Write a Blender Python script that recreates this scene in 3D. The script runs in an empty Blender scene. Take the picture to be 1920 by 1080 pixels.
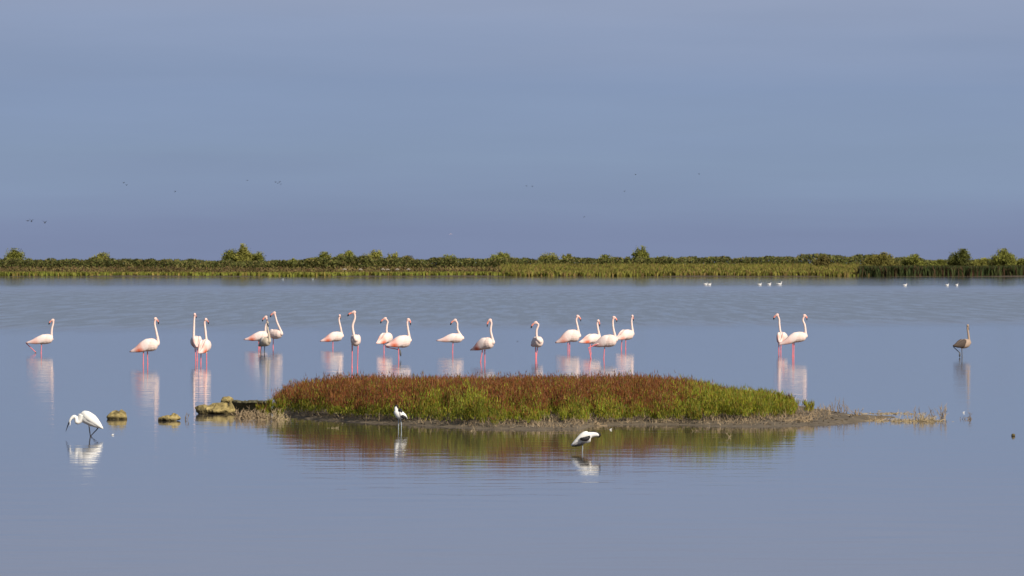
import bpy, bmesh, math, random
import numpy as np
from mathutils import Vector

random.seed(7)
rng = np.random.default_rng(7)
S = bpy.context.scene
COL = S.collection

# ------------------------------------------------------------------ camera, sky, sun, exposure
CAM_H, FPX, HOR = 2.44, 10667.0, 495.0        # eye height (m), focal length and horizon in photo pixels (1920 wide)
cam_d = bpy.data.cameras.new('camera')
cam_d.lens, cam_d.sensor_width = 200.0, 36.0
cam_d.clip_start, cam_d.clip_end = 1.0, 30000.0
cam_d.dof.use_dof = True
cam_d.dof.focus_distance = 105.0
cam_d.dof.aperture_fstop = 11.0
cam = bpy.data.objects.new('camera', cam_d)
cam.location = (0, 0, CAM_H)
cam.rotation_euler = (math.radians(90) - math.atan((540 - HOR) / FPX), 0, 0)
COL.objects.link(cam)
S.camera = cam

SUN_EL, SUN_AZ = 36.0, 141.0                    # azimuth clockwise from the viewing direction (+Y): behind the camera, to the right
el, az = math.radians(SUN_EL), math.radians(SUN_AZ)
sun_dir = Vector((math.cos(el) * math.sin(az), math.cos(el) * math.cos(az), math.sin(el)))
sun_d = bpy.data.lights.new('sun', 'SUN')
sun_d.energy, sun_d.angle, sun_d.color = 5.0, math.radians(0.5), (1.0, 0.92, 0.80)
sun = bpy.data.objects.new('sun', sun_d)
sun.rotation_euler = sun_dir.to_track_quat('Z', 'Y').to_euler()
COL.objects.link(sun)

world = bpy.data.worlds.new('World')
S.world = world
world.use_nodes = True
wt = world.node_tree
wt.nodes.clear()
def N(t, kind, **kw):
    n = t.nodes.new(kind)
    for k, v in kw.items():
        setattr(n, k, v)
    return n
wo = N(wt, 'ShaderNodeOutputWorld')
sky = N(wt, 'ShaderNodeTexSky', sky_type='NISHITA', sun_disc=False)
sky.sun_elevation, sky.sun_rotation = el, az
sky.dust_density, sky.air_density = 1.5, 1.0
bg1 = N(wt, 'ShaderNodeBackground')
bg1.inputs[1].default_value = 0.07
wt.links.new(sky.outputs[0], bg1.inputs[0])
# distant blue-grey cloud bank, coloured by elevation with long soft streaks
tc = N(wt, 'ShaderNodeTexCoord')
sep = N(wt, 'ShaderNodeSeparateXYZ')
wt.links.new(tc.outputs['Generated'], sep.inputs[0])
mp = N(wt, 'ShaderNodeMapping')
mp.inputs['Scale'].default_value = (9, 9, 120)
wt.links.new(tc.outputs['Generated'], mp.inputs[0])
nz = N(wt, 'ShaderNodeTexNoise')
nz.inputs['Scale'].default_value = 1.0
nz.inputs['Detail'].default_value = 4.0
nz.inputs['Roughness'].default_value = 0.45
wt.links.new(mp.outputs[0], nz.inputs['Vector'])
nm = N(wt, 'ShaderNodeMath', operation='MULTIPLY_ADD')
nm.inputs[1].default_value = 0.018
nm.inputs[2].default_value = -0.009
wt.links.new(nz.outputs[0], nm.inputs[0])
za = N(wt, 'ShaderNodeMath', operation='ADD')
wt.links.new(sep.outputs[2], za.inputs[0])
wt.links.new(nm.outputs[0], za.inputs[1])
mr = N(wt, 'ShaderNodeMapRange')
mr.inputs['From Min'].default_value = -0.01
mr.inputs['From Max'].default_value = 0.09
wt.links.new(za.outputs[0], mr.inputs[0])
cr = N(wt, 'ShaderNodeValToRGB')
def lin(r, g, b):
    f = lambda c: (c / 255 / 12.92) if c / 255 <= 0.04045 else ((c / 255 + 0.055) / 1.055) ** 2.4
    return (f(r), f(g), f(b), 1)
stops = [(0.06, (123, 134, 166)), (0.15, (126, 139, 170)), (0.29, (134, 152, 180)), (0.40, (134, 152, 183)),
         (0.52, (142, 157, 186)), (0.64, (150, 162, 188)), (1.0, (150, 162, 191))]
e = cr.color_ramp.elements
e[0].position, e[0].color = stops[0][0], lin(*stops[0][1])
e[1].position, e[1].color = stops[-1][0], lin(*stops[-1][1])
for p, c in stops[1:-1]:
    k = e.new(p)
    k.color = lin(*c)
wt.links.new(mr.outputs[0], cr.inputs[0])
bg2 = N(wt, 'ShaderNodeBackground')
bg2.inputs[1].default_value = 1.0
mp2 = N(wt, 'ShaderNodeMapping')
mp2.inputs['Scale'].default_value = (16, 16, 130)
mp2.inputs['Rotation'].default_value = (0.0, 0.012, 0)
wt.links.new(tc.outputs['Generated'], mp2.inputs[0])
nz2 = N(wt, 'ShaderNodeTexNoise')
nz2.inputs['Scale'].default_value = 1.0
nz2.inputs['Detail'].default_value = 5.0
wt.links.new(mp2.outputs[0], nz2.inputs['Vector'])
mr2 = N(wt, 'ShaderNodeMapRange')
mr2.inputs['From Min'].default_value = 0.25
mr2.inputs['From Max'].default_value = 0.75
mr2.inputs['To Min'].default_value = 0.965
mr2.inputs['To Max'].default_value = 1.035
wt.links.new(nz2.outputs[0], mr2.inputs[0])
vs = N(wt, 'ShaderNodeVectorMath', operation='SCALE')
wt.links.new(cr.outputs[0], vs.inputs[0])
wt.links.new(mr2.outputs[0], vs.inputs['Scale'])
wt.links.new(vs.outputs[0], bg2.inputs[0])
mf = N(wt, 'ShaderNodeMapRange', interpolation_type='SMOOTHSTEP')
mf.inputs['From Min'].default_value = 0.07
mf.inputs['From Max'].default_value = 0.55
wt.links.new(sep.outputs[2], mf.inputs[0])
mx = N(wt, 'ShaderNodeMixShader')
wt.links.new(mf.outputs[0], mx.inputs[0])
wt.links.new(bg2.outputs[0], mx.inputs[1])
wt.links.new(bg1.outputs[0], mx.inputs[2])
wt.links.new(mx.outputs[0], wo.inputs[0])

S.render.engine = 'CYCLES'
S.view_settings.view_transform = 'Standard'
S.view_settings.look = 'None'
S.view_settings.gamma = 1.0
S.view_settings.exposure = 0.0
S.view_settings.use_curve_mapping = False
S.cycles.max_bounces = 6
S.cycles.sample_clamp_indirect = 4.0

# ------------------------------------------------------------------ helpers
def dist(W):                     # distance of the water surface seen at photo row W
    return CAM_H * FPX / (W - HOR)
def ground(px, W, z=0.0):
    d = dist(W)
    return np.array([(px - 960) / FPX * d, d, z])
def interp(x, pts):
    return np.interp(x, [p[0] for p in pts], [p[1] for p in pts])

def tag(o, label=None, cat=None, group=None, kind=None):
    if label: o['label'] = label
    if cat: o['category'] = cat
    if group: o['group'] = group
    if kind: o['kind'] = kind
    return o
def empty(name, loc):
    o = bpy.data.objects.new(name, None)
    o.empty_display_size = 0.2
    o.location = loc
    COL.objects.link(o)
    return o
def link(name, me, mats, parent=None, loc=None):
    o = bpy.data.objects.new(name, me)
    if loc is not None: o.location = loc
    if not me.materials:
        for m in (mats if isinstance(mats, (list, tuple)) else [mats]):
            me.materials.append(m)
    COL.objects.link(o)
    if parent: o.parent = parent
    return o
def fast_mesh(name, V, F, colors=None, smooth=False, matidx=None):
    """V (n,3) array; F (m,k) array of equal-size faces, or list of such arrays."""
    Fs = F if isinstance(F, list) else [F]
    me = bpy.data.meshes.new(name)
    V = np.asarray(V, dtype=np.float32)
    me.vertices.add(len(V))
    me.vertices.foreach_set('co', V.ravel())
    loops = np.concatenate([f.ravel() for f in Fs]).astype(np.int32)
    tot = np.concatenate([np.full(len(f), f.shape[1], dtype=np.int32) for f in Fs])
    start = np.concatenate([[0], np.cumsum(tot)[:-1]]).astype(np.int32)
    me.loops.add(len(loops))
    me.loops.foreach_set('vertex_index', loops)
    me.polygons.add(len(tot))
    me.polygons.foreach_set('loop_start', start)
    me.polygons.foreach_set('loop_total', tot)
    if matidx is not None:
        me.polygons.foreach_set('material_index', np.asarray(matidx, dtype=np.int32))
    me.polygons.foreach_set('use_smooth', np.full(len(tot), smooth))
    me.update(calc_edges=True)
    if colors is not None:
        a = me.color_attributes.new('tint', 'FLOAT_COLOR', 'POINT')
        c = np.ones((len(V), 4), dtype=np.float32)
        c[:, :3] = colors
        a.data.foreach_set('color', c.ravel())
    me.validate()
    return me

def material(name, color=(0.5, 0.5, 0.5), rough=0.7, var=0.0, scale=8.0, attr=False, bump=0.0, spec=0.3, trans=0.0, detail=4):
    m = bpy.data.materials.new(name)
    m.use_nodes = True
    t = m.node_tree
    b = t.nodes['Principled BSDF']
    b.inputs['Roughness'].default_value = rough
    b.inputs['Specular IOR Level'].default_value = spec
    if attr:
        a = N(t, 'ShaderNodeAttribute', attribute_name='tint')
        src = a.outputs['Color']
    else:
        a = N(t, 'ShaderNodeRGB')
        a.outputs[0].default_value = (*color, 1)
        src = a.outputs[0]
    tcn = N(t, 'ShaderNodeTexCoord')
    n = N(t, 'ShaderNodeTexNoise')
    n.inputs['Scale'].default_value = scale
    n.inputs['Detail'].default_value = detail
    t.links.new(tcn.outputs['Object'], n.inputs['Vector'])
    if var > 0:
        r = N(t, 'ShaderNodeMapRange')
        r.inputs['To Min'].default_value = 1 - var
        r.inputs['To Max'].default_value = 1 + var
        r.inputs['From Min'].default_value = 0.25
        r.inputs['From Max'].default_value = 0.75
        t.links.new(n.outputs[0], r.inputs[0])
        mm = N(t, 'ShaderNodeVectorMath', operation='SCALE')
        t.links.new(src, mm.inputs[0])
        t.links.new(r.outputs[0], mm.inputs['Scale'])
        src = mm.outputs[0]
    t.links.new(src, b.inputs['Base Color'])
    if bump > 0:
        bn = N(t, 'ShaderNodeBump')
        bn.inputs['Strength'].default_value = 1.0
        bn.inputs['Distance'].default_value = bump
        t.links.new(n.outputs[0], bn.inputs['Height'])
        t.links.new(bn.outputs[0], b.inputs['Normal'])
    if trans > 0:
        out = t.nodes['Material Output']
        tr = N(t, 'ShaderNodeBsdfTranslucent')
        t.links.new(src, tr.inputs[0])
        ms = N(t, 'ShaderNodeMixShader')
        ms.inputs[0].default_value = trans
        t.links.new(b.outputs[0], ms.inputs[1])
        t.links.new(tr.outputs[0], ms.inputs[2])
        t.links.new(ms.outputs[0], out.inputs[0])
    return m

M = {
    'leaf': material('foliage', attr=True, rough=0.6, var=0.25, scale=3.0, trans=0.25),
    'farleaf': material('far_foliage', attr=True, rough=0.8, var=0.35, scale=0.6, trans=0.15, spec=0.1),
    'straw': material('dry_stem', (0.30, 0.22, 0.13), 0.8, 0.35, 20),
    'twig': material('dry_twig', (0.20, 0.145, 0.09), 0.85, 0.4, 15),
    'palestraw': material('pale_straw', (0.36, 0.28, 0.16), 0.8, 0.3, 25),
    'bark': material('bark', (0.09, 0.07, 0.05), 0.9, 0.3, 5, bump=0.01),
    'white': material('white_plumage', (0.84, 0.82, 0.77), 0.75, 0.05, 30, bump=0.002),
    'black': material('black_plumage', (0.02, 0.018, 0.02), 0.6, 0.3, 30),
    'plume': material('pink_plumage', attr=True, rough=0.75, var=0.06, scale=18, bump=0.003),
    'pinkskin': material('pink_skin', (0.80, 0.20, 0.22), 0.55, 0.15, 30),
    'greyskin': material('grey_skin', (0.10, 0.10, 0.10), 0.55, 0.2, 30),
    'blueskin': material('blue_grey_skin', (0.32, 0.36, 0.38), 0.55, 0.2, 30),
    'beakpink': material('beak_pink', (0.78, 0.27, 0.20), 0.4, 0.1, 30),
    'beakgrey': material('beak_grey', (0.22, 0.20, 0.20), 0.4, 0.1, 30),
    'horn': material('beak_black', (0.015, 0.013, 0.013), 0.3, 0.1, 30),
    'rock': material('mossy_stone', (0.27, 0.21, 0.085), 0.9, 0.9, 11, bump=0.03),
    'slab': material('weathered_concrete', (0.10, 0.09, 0.05), 0.95, 0.6, 7, bump=0.03),
}

def wet_base(m, top=.035):
    """dark algae and wet line where a stone stands in the water"""
    t = m.node_tree; b = t.nodes['Principled BSDF']
    src = b.inputs['Base Color'].links[0].from_socket
    g = N(t, 'ShaderNodeNewGeometry'); sp = N(t, 'ShaderNodeSeparateXYZ'); t.links.new(g.outputs['Position'], sp.inputs[0])
    r = N(t, 'ShaderNodeMapRange'); r.inputs['From Min'].default_value = top * .6; r.inputs['From Max'].default_value = top * 1.7
    r.inputs['To Min'].default_value = .32
    t.links.new(sp.outputs[2], r.inputs[0])
    v = N(t, 'ShaderNodeVectorMath', operation='SCALE'); t.links.new(src, v.inputs[0]); t.links.new(r.outputs[0], v.inputs['Scale'])
    t.links.new(v.outputs[0], b.inputs['Base Color'])
wet_base(M['rock'])
# ------------------------------------------------------------------ water
def make_water():
    xs = [-2500, 2500]
    V = np.array([(xs[0], -60, 0), (xs[1], -60, 0), (xs[1], 1160, 0), (xs[0], 1160, 0)], dtype=float)
    me = fast_mesh('water', V, np.array([[0, 1, 2, 3]]))
    m = bpy.data.materials.new('lagoon_water')
    m.use_nodes = True
    t = m.node_tree
    b = t.nodes['Principled BSDF']
    b.inputs['IOR'].default_value = 1.333
    geo = N(t, 'ShaderNodeNewGeometry')
    sp = N(t, 'ShaderNodeSeparateXYZ')
    t.links.new(geo.outputs['Position'], sp.inputs[0])
    # edge of the wind-ruffled water, slightly uneven
    ne = N(t, 'ShaderNodeTexNoise')
    ne.inputs['Scale'].default_value = 0.02
    ne.inputs['Detail'].default_value = 3
    t.links.new(geo.outputs['Position'], ne.inputs['Vector'])
    yo = N(t, 'ShaderNodeMath', operation='MULTIPLY_ADD')
    yo.inputs[1].default_value = 26.0
    t.links.new(ne.outputs[0], yo.inputs[0])
    t.links.new(sp.outputs[1], yo.inputs[2])
    # the edge runs a little nearer on the left
    xe = N(t, 'ShaderNodeMath', operation='MULTIPLY_ADD')
    xe.inputs[1].default_value = -0.55
    t.links.new(sp.outputs[0], xe.inputs[0])
    t.links.new(yo.outputs[0], xe.inputs[2])
    mk = N(t, 'ShaderNodeMapRange', interpolation_type='SMOOTHSTEP')
    mk.inputs['From Min'].default_value = 212.0
    mk.inputs['From Max'].default_value = 262.0
    t.links.new(xe.outputs[0], mk.inputs[0])
    mk2 = N(t, 'ShaderNodeMapRange', interpolation_type='SMOOTHSTEP')
    mk2.inputs['From Min'].default_value = 420.0
    mk2.inputs['From Max'].default_value = 700.0
    mk2.inputs['To Min'].default_value = 1.0
    mk2.inputs['To Max'].default_value = 0.0
    t.links.new(yo.outputs[0], mk2.inputs[0])
    mask = N(t, 'ShaderNodeMath', operation='MULTIPLY')
    t.links.new(mk.outputs[0], mask.inputs[0])
    t.links.new(mk2.outputs[0], mask.inputs[1])
    # small waves: crests mostly across the view
    m1 = N(t, 'ShaderNodeMapping')
    m1.inputs['Scale'].default_value = (0.45, 1.0, 1.0)
    m1.inputs['Rotation'].default_value = (0, 0, 0.06)
    t.links.new(geo.outputs['Position'], m1.inputs[0])
    n1 = N(t, 'ShaderNodeTexNoise')
    n1.inputs['Scale'].default_value = 1.3
    n1.inputs['Detail'].default_value = 3
    n1.inputs['Roughness'].default_value = 0.55
    t.links.new(m1.outputs[0], n1.inputs['Vector'])
    b1 = N(t, 'ShaderNodeBump')
    lee = N(t, 'ShaderNodeMapRange', interpolation_type='SMOOTHSTEP')        # calmer in the lee of the island
    lee.inputs['From Min'].default_value = 86.0
    lee.inputs['From Max'].default_value = 112.0
    lee.inputs['To Min'].default_value = 0.0058
    lee.inputs['To Max'].default_value = 0.0092
    t.links.new(sp.outputs[1], lee.inputs[0])
    t.links.new(lee.outputs[0], b1.inputs['Distance'])
    b1.inputs['Strength'].default_value = 1.0
    t.links.new(n1.outputs[0], b1.inputs['Height'])
    # ruffled zone: wind streaks along the wind (towards the camera)
    m2 = N(t, 'ShaderNodeMapping')
    m2.inputs['Scale'].default_value = (3.2, 0.15, 1.0)
    t.links.new(geo.outputs['Position'], m2.inputs[0])
    n2 = N(t, 'ShaderNodeTexNoise')
    n2.inputs['Scale'].default_value = 1.0
    n2.inputs['Detail'].default_value = 3
    n2.inputs['Roughness'].default_value = 0.6
    t.links.new(m2.outputs[0], n2.inputs['Vector'])
    d2 = N(t, 'ShaderNodeMath', operation='MULTIPLY')
    d2.inputs[1].default_value = 0.13
    m3 = N(t, 'ShaderNodeMapping')
    m3.inputs['Scale'].default_value = (1.1, 0.06, 1.0)
    t.links.new(geo.outputs['Position'], m3.inputs[0])
    n3 = N(t, 'ShaderNodeTexNoise')
    n3.inputs['Scale'].default_value = 1.0
    n3.inputs['Detail'].default_value = 4
    n3.inputs['Roughness'].default_value = 0.65
    t.links.new(m3.outputs[0], n3.inputs['Vector'])
    g3 = N(t, 'ShaderNodeMapRange')
    g3.inputs['From Min'].default_value = 0.32
    g3.inputs['From Max'].default_value = 0.68
    g3.inputs['To Min'].default_value = 0.25
    g3.inputs['To Max'].default_value = 1.5
    t.links.new(n3.outputs[0], g3.inputs[0])
    mg = N(t, 'ShaderNodeMath', operation='MULTIPLY')
    t.links.new(mask.outputs[0], mg.inputs[0])
    t.links.new(g3.outputs[0], mg.inputs[1])
    t.links.new(mg.outputs[0], d2.inputs[0])
    b2 = N(t, 'ShaderNodeBump')
    b2.inputs['Strength'].default_value = 1.0
    t.links.new(d2.outputs[0], b2.inputs['Distance'])
    t.links.new(n2.outputs[0], b2.inputs['Height'])
    t.links.new(b1.outputs[0], b2.inputs['Normal'])
    t.links.new(b2.outputs[0], b.inputs['Normal'])
    rr = N(t, 'ShaderNodeMapRange')
    rr.inputs['To Min'].default_value = 0.042
    rr.inputs['To Max'].default_value = 0.22
    t.links.new(mg.outputs[0], rr.inputs[0])
    t.links.new(rr.outputs[0], b.inputs['Roughness'])
    cm = N(t, 'ShaderNodeMix', data_type='RGBA')
    cm.inputs[6].default_value = (0.075, 0.065, 0.06, 1)
    cm.inputs[7].default_value = (0.09, 0.11, 0.105, 1)
    t.links.new(mask.outputs[0], cm.inputs[0])
    t.links.new(cm.outputs[2], b.inputs['Base Color'])
    link('water', me, m)['kind'] = 'structure'
make_water()

# ------------------------------------------------------------------ land: lake bed, far bank, island mud
def bed():
    V = np.array([(-4000, -400, -0.6), (4000, -400, -0.6), (4000, 1200, -0.6), (-4000, 1200, -0.6)], dtype=float)
    tag(link('lake_bed', fast_mesh('lake_bed', V, np.array([[0, 1, 2, 3]])), material('bed_mud', (0.1, 0.09, 0.07), 0.9, 0.2, 0.5)), kind='structure')
bed()
SHORE = dist(518.6)
def bank_z(x, y):
    v = y - SHORE - 1.6 * np.sin(x * 0.11) - 1.0 * np.sin(x * 0.29 + 1)
    return np.clip(np.interp(v, [-20, 0, 3, 30, 70, 140], [-0.65, 0.0, 0.22, 0.55, 0.8, 0.9]), -0.65, 2) + 0
def far_bank():
    xs = np.concatenate([[-4000, -1000, -400], np.arange(-200, 201, 4), [400, 1000, 4000]])
    ys = np.concatenate([np.arange(SHORE - 20, SHORE + 40, 2.5), SHORE + np.array([50, 70, 100, 140, 400, 2000, 16000])])
    X, Y = np.meshgrid(xs, ys)
    Z = bank_z(X, Y)
    V = np.stack([X.ravel(), Y.ravel(), Z.ravel()], 1)
    nx, ny = len(xs), len(ys)
    i, j = np.meshgrid(np.arange(nx - 1), np.arange(ny - 1))
    a = (j * nx + i).ravel()
    F = np.stack([a, a + 1, a + nx + 1, a + nx], 1)
    m = material('shore_soil', (0.085, 0.065, 0.045), 0.95, 0.4, 0.4)
    tag(link('far_bank', fast_mesh('far_bank', V, F, smooth=True), m), kind='structure')
far_bank()

FRONT = [(500, 772), (520, 779), (560, 784), (600, 787), (700, 793), (800, 799), (900, 803.5), (1000, 806), (1085, 805.5), (1112, 797.5), (1200, 796), (1300, 798),
         (1360, 800), (1430, 800), (1500, 799), (1560, 796), (1600, 792), (1640, 786), (1700, 781)]
BACK = [(500, 770), (530, 762), (600, 752), (700, 745), (1000, 741), (1300, 744), (1450, 758), (1550, 772), (1600, 781), (1640, 781), (1700, 783)]
VEG = [(520, 786), (540, 785), (600, 790.5), (700, 796), (800, 799.5), (900, 801.5), (1000, 802), (1080, 800), (1110, 796.5), (1200, 795), (1300, 796), (1400, 796), (1480, 791), (1500, 788)]
TOP = [(520, 740), (537, 722), (560, 713), (600, 707), (640, 703), (680, 700), (720, 703), (800, 704), (900, 704), (1000, 702), (1100, 702), (1200, 701),
       (1260, 704), (1300, 710), (1340, 721), (1380, 731), (1420, 734), (1460, 741), (1485, 754), (1500, 765)]
def upx(X, Y): return 960 + X / Y * FPX
def inside(X, Y):
    u = upx(X, Y)
    df = dist(interp(u, FRONT))
    db = dist(interp(u, BACK))
    w = 0.25 * np.sin(X * 3.1) + 0.18 * np.sin(X * 7.3 + 2)
    return np.minimum(np.minimum(Y - df - w * 0.5, db - Y + w * 0.5), np.minimum((u - 505) * 0.05, (1680 - u) * 0.03))
def mud_z(X, Y):
    s = inside(X, Y)
    return np.where(s > 0, 0.07 * (1 - np.exp(-s * 1.1)) + 0.012 * np.sin(X * 5 + Y * 3) * np.clip(s, 0, 1), np.maximum(0.12 * s, -0.4))
def island():
    xs = np.arange(-5.2, 7.2, 0.06)
    ys = np.concatenate([np.arange(80, 92, 0.09), np.arange(92, 110, 0.3)])
    X, Y = np.meshgrid(xs, ys)
    Z = mud_z(X, Y) + rng.normal(0, 0.004, X.shape)
    V = np.stack([X.ravel(), Y.ravel(), Z.ravel()], 1)
    nx, ny = len(xs), len(ys)
    i, j = np.meshgrid(np.arange(nx - 1), np.arange(ny - 1))
    a = (j * nx + i).ravel()
    F = np.stack([a, a + 1, a + nx + 1, a + nx], 1)
    keep = (Z.ravel()[F] > -0.15).any(1)
    m = material('island_mud', (0.14, 0.11, 0.072), 0.8, 0.35, 5, bump=0.02, detail=8)
    tag(link('mud_island', fast_mesh('mud_island', V, F[keep], smooth=True), m), kind='structure')
island()

# ------------------------------------------------------------------ island plants
GREEN = np.array([[0.25, 0.27, 0.018], [0.18, 0.23, 0.016], [0.31, 0.31, 0.022], [0.30, 0.22, 0.025]])
RED = np.array([[0.24, 0.070, 0.022], [0.16, 0.052, 0.02], [0.27, 0.10, 0.025], [0.20, 0.115, 0.02]])
def spindles(P, D, L, Wd, C):
    """thin three-sided spindles at P, along D (unit), length L, half width Wd."""
    n = len(P)
    up = np.where(np.abs(D[:, 2:3]) > 0.95, np.array([[1.0, 0, 0]]), np.array([[0, 0, 1.0]]))
    A = np.cross(D, up); A /= np.linalg.norm(A, axis=1, keepdims=True)
    B = np.cross(D, A)
    ph = rng.uniform(0, 6.28, n)
    V = np.zeros((n, 4, 3))
    for k in range(3):
        a = ph + k * 2.094
        V[:, k] = P + D * (L * 0.25)[:, None] + (A * np.cos(a)[:, None] + B * np.sin(a)[:, None]) * Wd[:, None]
    V[:, 3] = P + D * L[:, None]
    base = np.arange(n)[:, None] * 4
    F = np.concatenate([base + np.array([[0, 1, 3]]), base + np.array([[1, 2, 3]]), base + np.array([[2, 0, 3]])])
    return V.reshape(-1, 3), F, np.repeat(C, 4, 0)
def bush_branchlets(px, py, pz, H, w, n, red, greenish, t0=0.05):
    """upright succulent shrub made of n short upturned branchlets"""
    t = rng.uniform(t0, 1.0, n) ** 0.8
    r = w * np.sqrt(rng.uniform(0, 1, n)) * (0.35 + 0.75 * np.sin(np.pi * np.clip(t, 0, 1) ** 0.8))
    a = rng.uniform(0, 6.28, n)
    # foliage gathered in a few upright shoots
    ns = 7
    sa = rng.uniform(0, 6.28, ns); sr = w * rng.uniform(0.2, 1.0, ns); sh = rng.uniform(0.72, 1.0, ns)
    k = rng.integers(0, ns, n)
    gx = sr[k] * np.cos(sa[k]) * (0.35 + 0.75 * t); gy = sr[k] * np.sin(sa[k]) * (0.35 + 0.75 * t)
    P = np.stack([px + gx + 0.30 * r * np.cos(a), py + gy + 0.30 * r * np.sin(a), pz + H * t * sh[k] * 0.93], 1)
    D = np.stack([0.24 * np.cos(a) + rng.normal(0, 0.12, n), 0.24 * np.sin(a) + rng.normal(0, 0.12, n), np.ones(n)], 1)
    D /= np.linalg.norm(D, axis=1, keepdims=True)
    L = rng.uniform(0.05, 0.105, n)
    Wd = rng.uniform(0.0038, 0.0075, n)
    isred = rng.uniform(0, 1, n) < red * np.clip((t - 0.35) / 0.3, 0.0, 1)
    g = GREEN[rng.integers(0, 4, n)] * greenish
    rd = RED[rng.integers(0, 4, n)]
    C = np.where(isred[:, None], rd, g) * rng.uniform(0.75, 1.2, (n, 1))
    return P, D, L, Wd, C
def island_vegetation():
    groups = {'green': [], 'red': []}
    X0, X1 = -4.6, 5.1
    step = 0.155
    for y in np.arange(83, 106, step):
        st = step * (1.0 if y < 92 else 1.35)
        for x in np.arange(X0, X1, st):
            X = x + random.uniform(-.5, .5) * st
            Y = y + random.uniform(-.5, .5) * step
            u = upx(X, Y)
            if u < 518 or u > 1492: continue
            yv = dist(interp(u, VEG)) + 0.30 * math.sin(X * 4.3) + 0.2 * math.sin(X * 9.7 + 1) + random.uniform(-0.3, 0.25)
            v = Y - yv
            if v < 0 or inside(X, Y) < 0.25: continue
            if Y > 92 and random.random() < 0.3: continue
            z = float(mud_z(X, Y))
            s = FPX / Y
            base = HOR + (CAM_H - z) * s
            cap = (base - interp(u, TOP)) / s
            patch = 0.5 + 0.5 * math.sin(X * 2.1 + 0.7) * math.sin(X * 0.83 + Y * 0.5)
            lim = 0.22 + 0.10 * patch + 0.155 * v
            if u < 620: lim += 0.12 * (620 - u) / 100
            if u > 1300: lim += 0.1
            cl = math.sin(X * 5.3 + 2.1 * math.sin(Y * 1.3)) * math.sin(X * 2.3 + 1.7 + Y * .9) + .5 * math.sin(X * 11.7 + 3 * math.sin(Y))
            if v < 1.2 and cl < -.35 and random.random() < .85: continue
            lim *= 1 + .36 * max(-1, min(1, cl))
            H = min(cap * random.uniform(0.80, 1.0) + (random.uniform(.03, .11) if random.random() < .13 else 0), lim * random.uniform(0.7, 1.2), 0.7)
            if H < 0.1: continue
            red = np.interp(v + 1.5 * (0.5 - patch) + random.uniform(-.3, .3), [0.3, 1.7], [0.08, 0.93])
            if u > 1240: red *= np.interp(u, [1240, 1370], [1, 0.15])
            if u < 640: red = max(red, np.interp(u, [560, 640], [0.8, red]))
            red = float(np.clip(red + random.uniform(-.1, .1), 0, 1))
            n = int((95 if v < 3 else 55) * (0.55 + H))
            if v > 8: n = int(n * 0.6)
            groups['red' if red > 0.45 else 'green'].append(bush_branchlets(X, Y, z, H, 0.085 + 0.07 * H + (0.03 if Y > 92 else 0), n, red, random.uniform(0.6, 1.15) * (1 + .22 * max(-1, min(1, cl)))))
    for key, lab in (('green', 'fresh green glasswort growing along the front and right of the island'),
                     ('red', 'rust red glasswort thicket covering the top of the island')):
        parts = [np.concatenate(a) for a in zip(*groups[key])]
        V, F, C = spindles(*parts)
        print(key, 'plants', len(groups[key]), 'tris', len(F))
        tag(link(key + '_glasswort', fast_mesh(key + '_glasswort', V, F, C), M['leaf']), lab, 'glasswort', kind='stuff')
island_vegetation()

def dry_stems():
    n = 3200
    u = rng.uniform(515, 1560, n)
    W = interp(u, VEG) + rng.normal(3, 4.5, n)
    W = np.where(u > 1490, interp(u, FRONT) - rng.uniform(3, 22, n), W)
    d = dist(W)
    X = (u - 960) / FPX * d
    ok = inside(X, d) > 0.05
    X, d = X[ok], d[ok]; n = len(X)
    P = np.stack([X, d, mud_z(X, d) - 0.01], 1)
    D = np.stack([rng.normal(0, .5, n), rng.normal(0, .5, n), np.ones(n) * 0.8], 1)
    D /= np.linalg.norm(D, axis=1, keepdims=True)
    V, F, C = spindles(P, D, rng.uniform(.04, .2, n), rng.uniform(.003, .006, n), np.ones((n, 3)))
    tag(link('dry_stems', fast_mesh('dry_stems', V, F), M['straw']), 'short pale dry stems sticking out of the mud at the foot of the glasswort', 'dry stems', kind='stuff')
dry_stems()

def litter():
    # small clods, shells and broken bits on the mud rim
    n = 1500
    u = rng.uniform(540, 1600, n)
    W = interp(u, FRONT) - rng.uniform(0.5, 16, n)
    d = dist(W); X = (u - 960) / FPX * d
    ok = inside(X, d) > 0.03
    X, d = X[ok], d[ok]; n = len(X)
    P = np.stack([X, d, mud_z(X, d)], 1)
    a = rng.uniform(0, 6.28, n)
    D = np.stack([np.cos(a), np.sin(a) * .5, rng.uniform(0, .35, n)], 1); D /= np.linalg.norm(D, axis=1, keepdims=True)
    c = np.where(rng.uniform(0, 1, (n, 1)) < .55, np.array([[.07, .055, .04]]), np.array([[.34, .27, .18]]))
    V, F, C = spindles(P, D, rng.uniform(.02, .10, n), rng.uniform(.004, .012, n), c)
    tag(link('mud_litter', fast_mesh('mud_litter', V, F, C), M['leaf']), 'small twigs and clods scattered on the bare mud rim', 'litter', kind='stuff')
litter()

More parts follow.
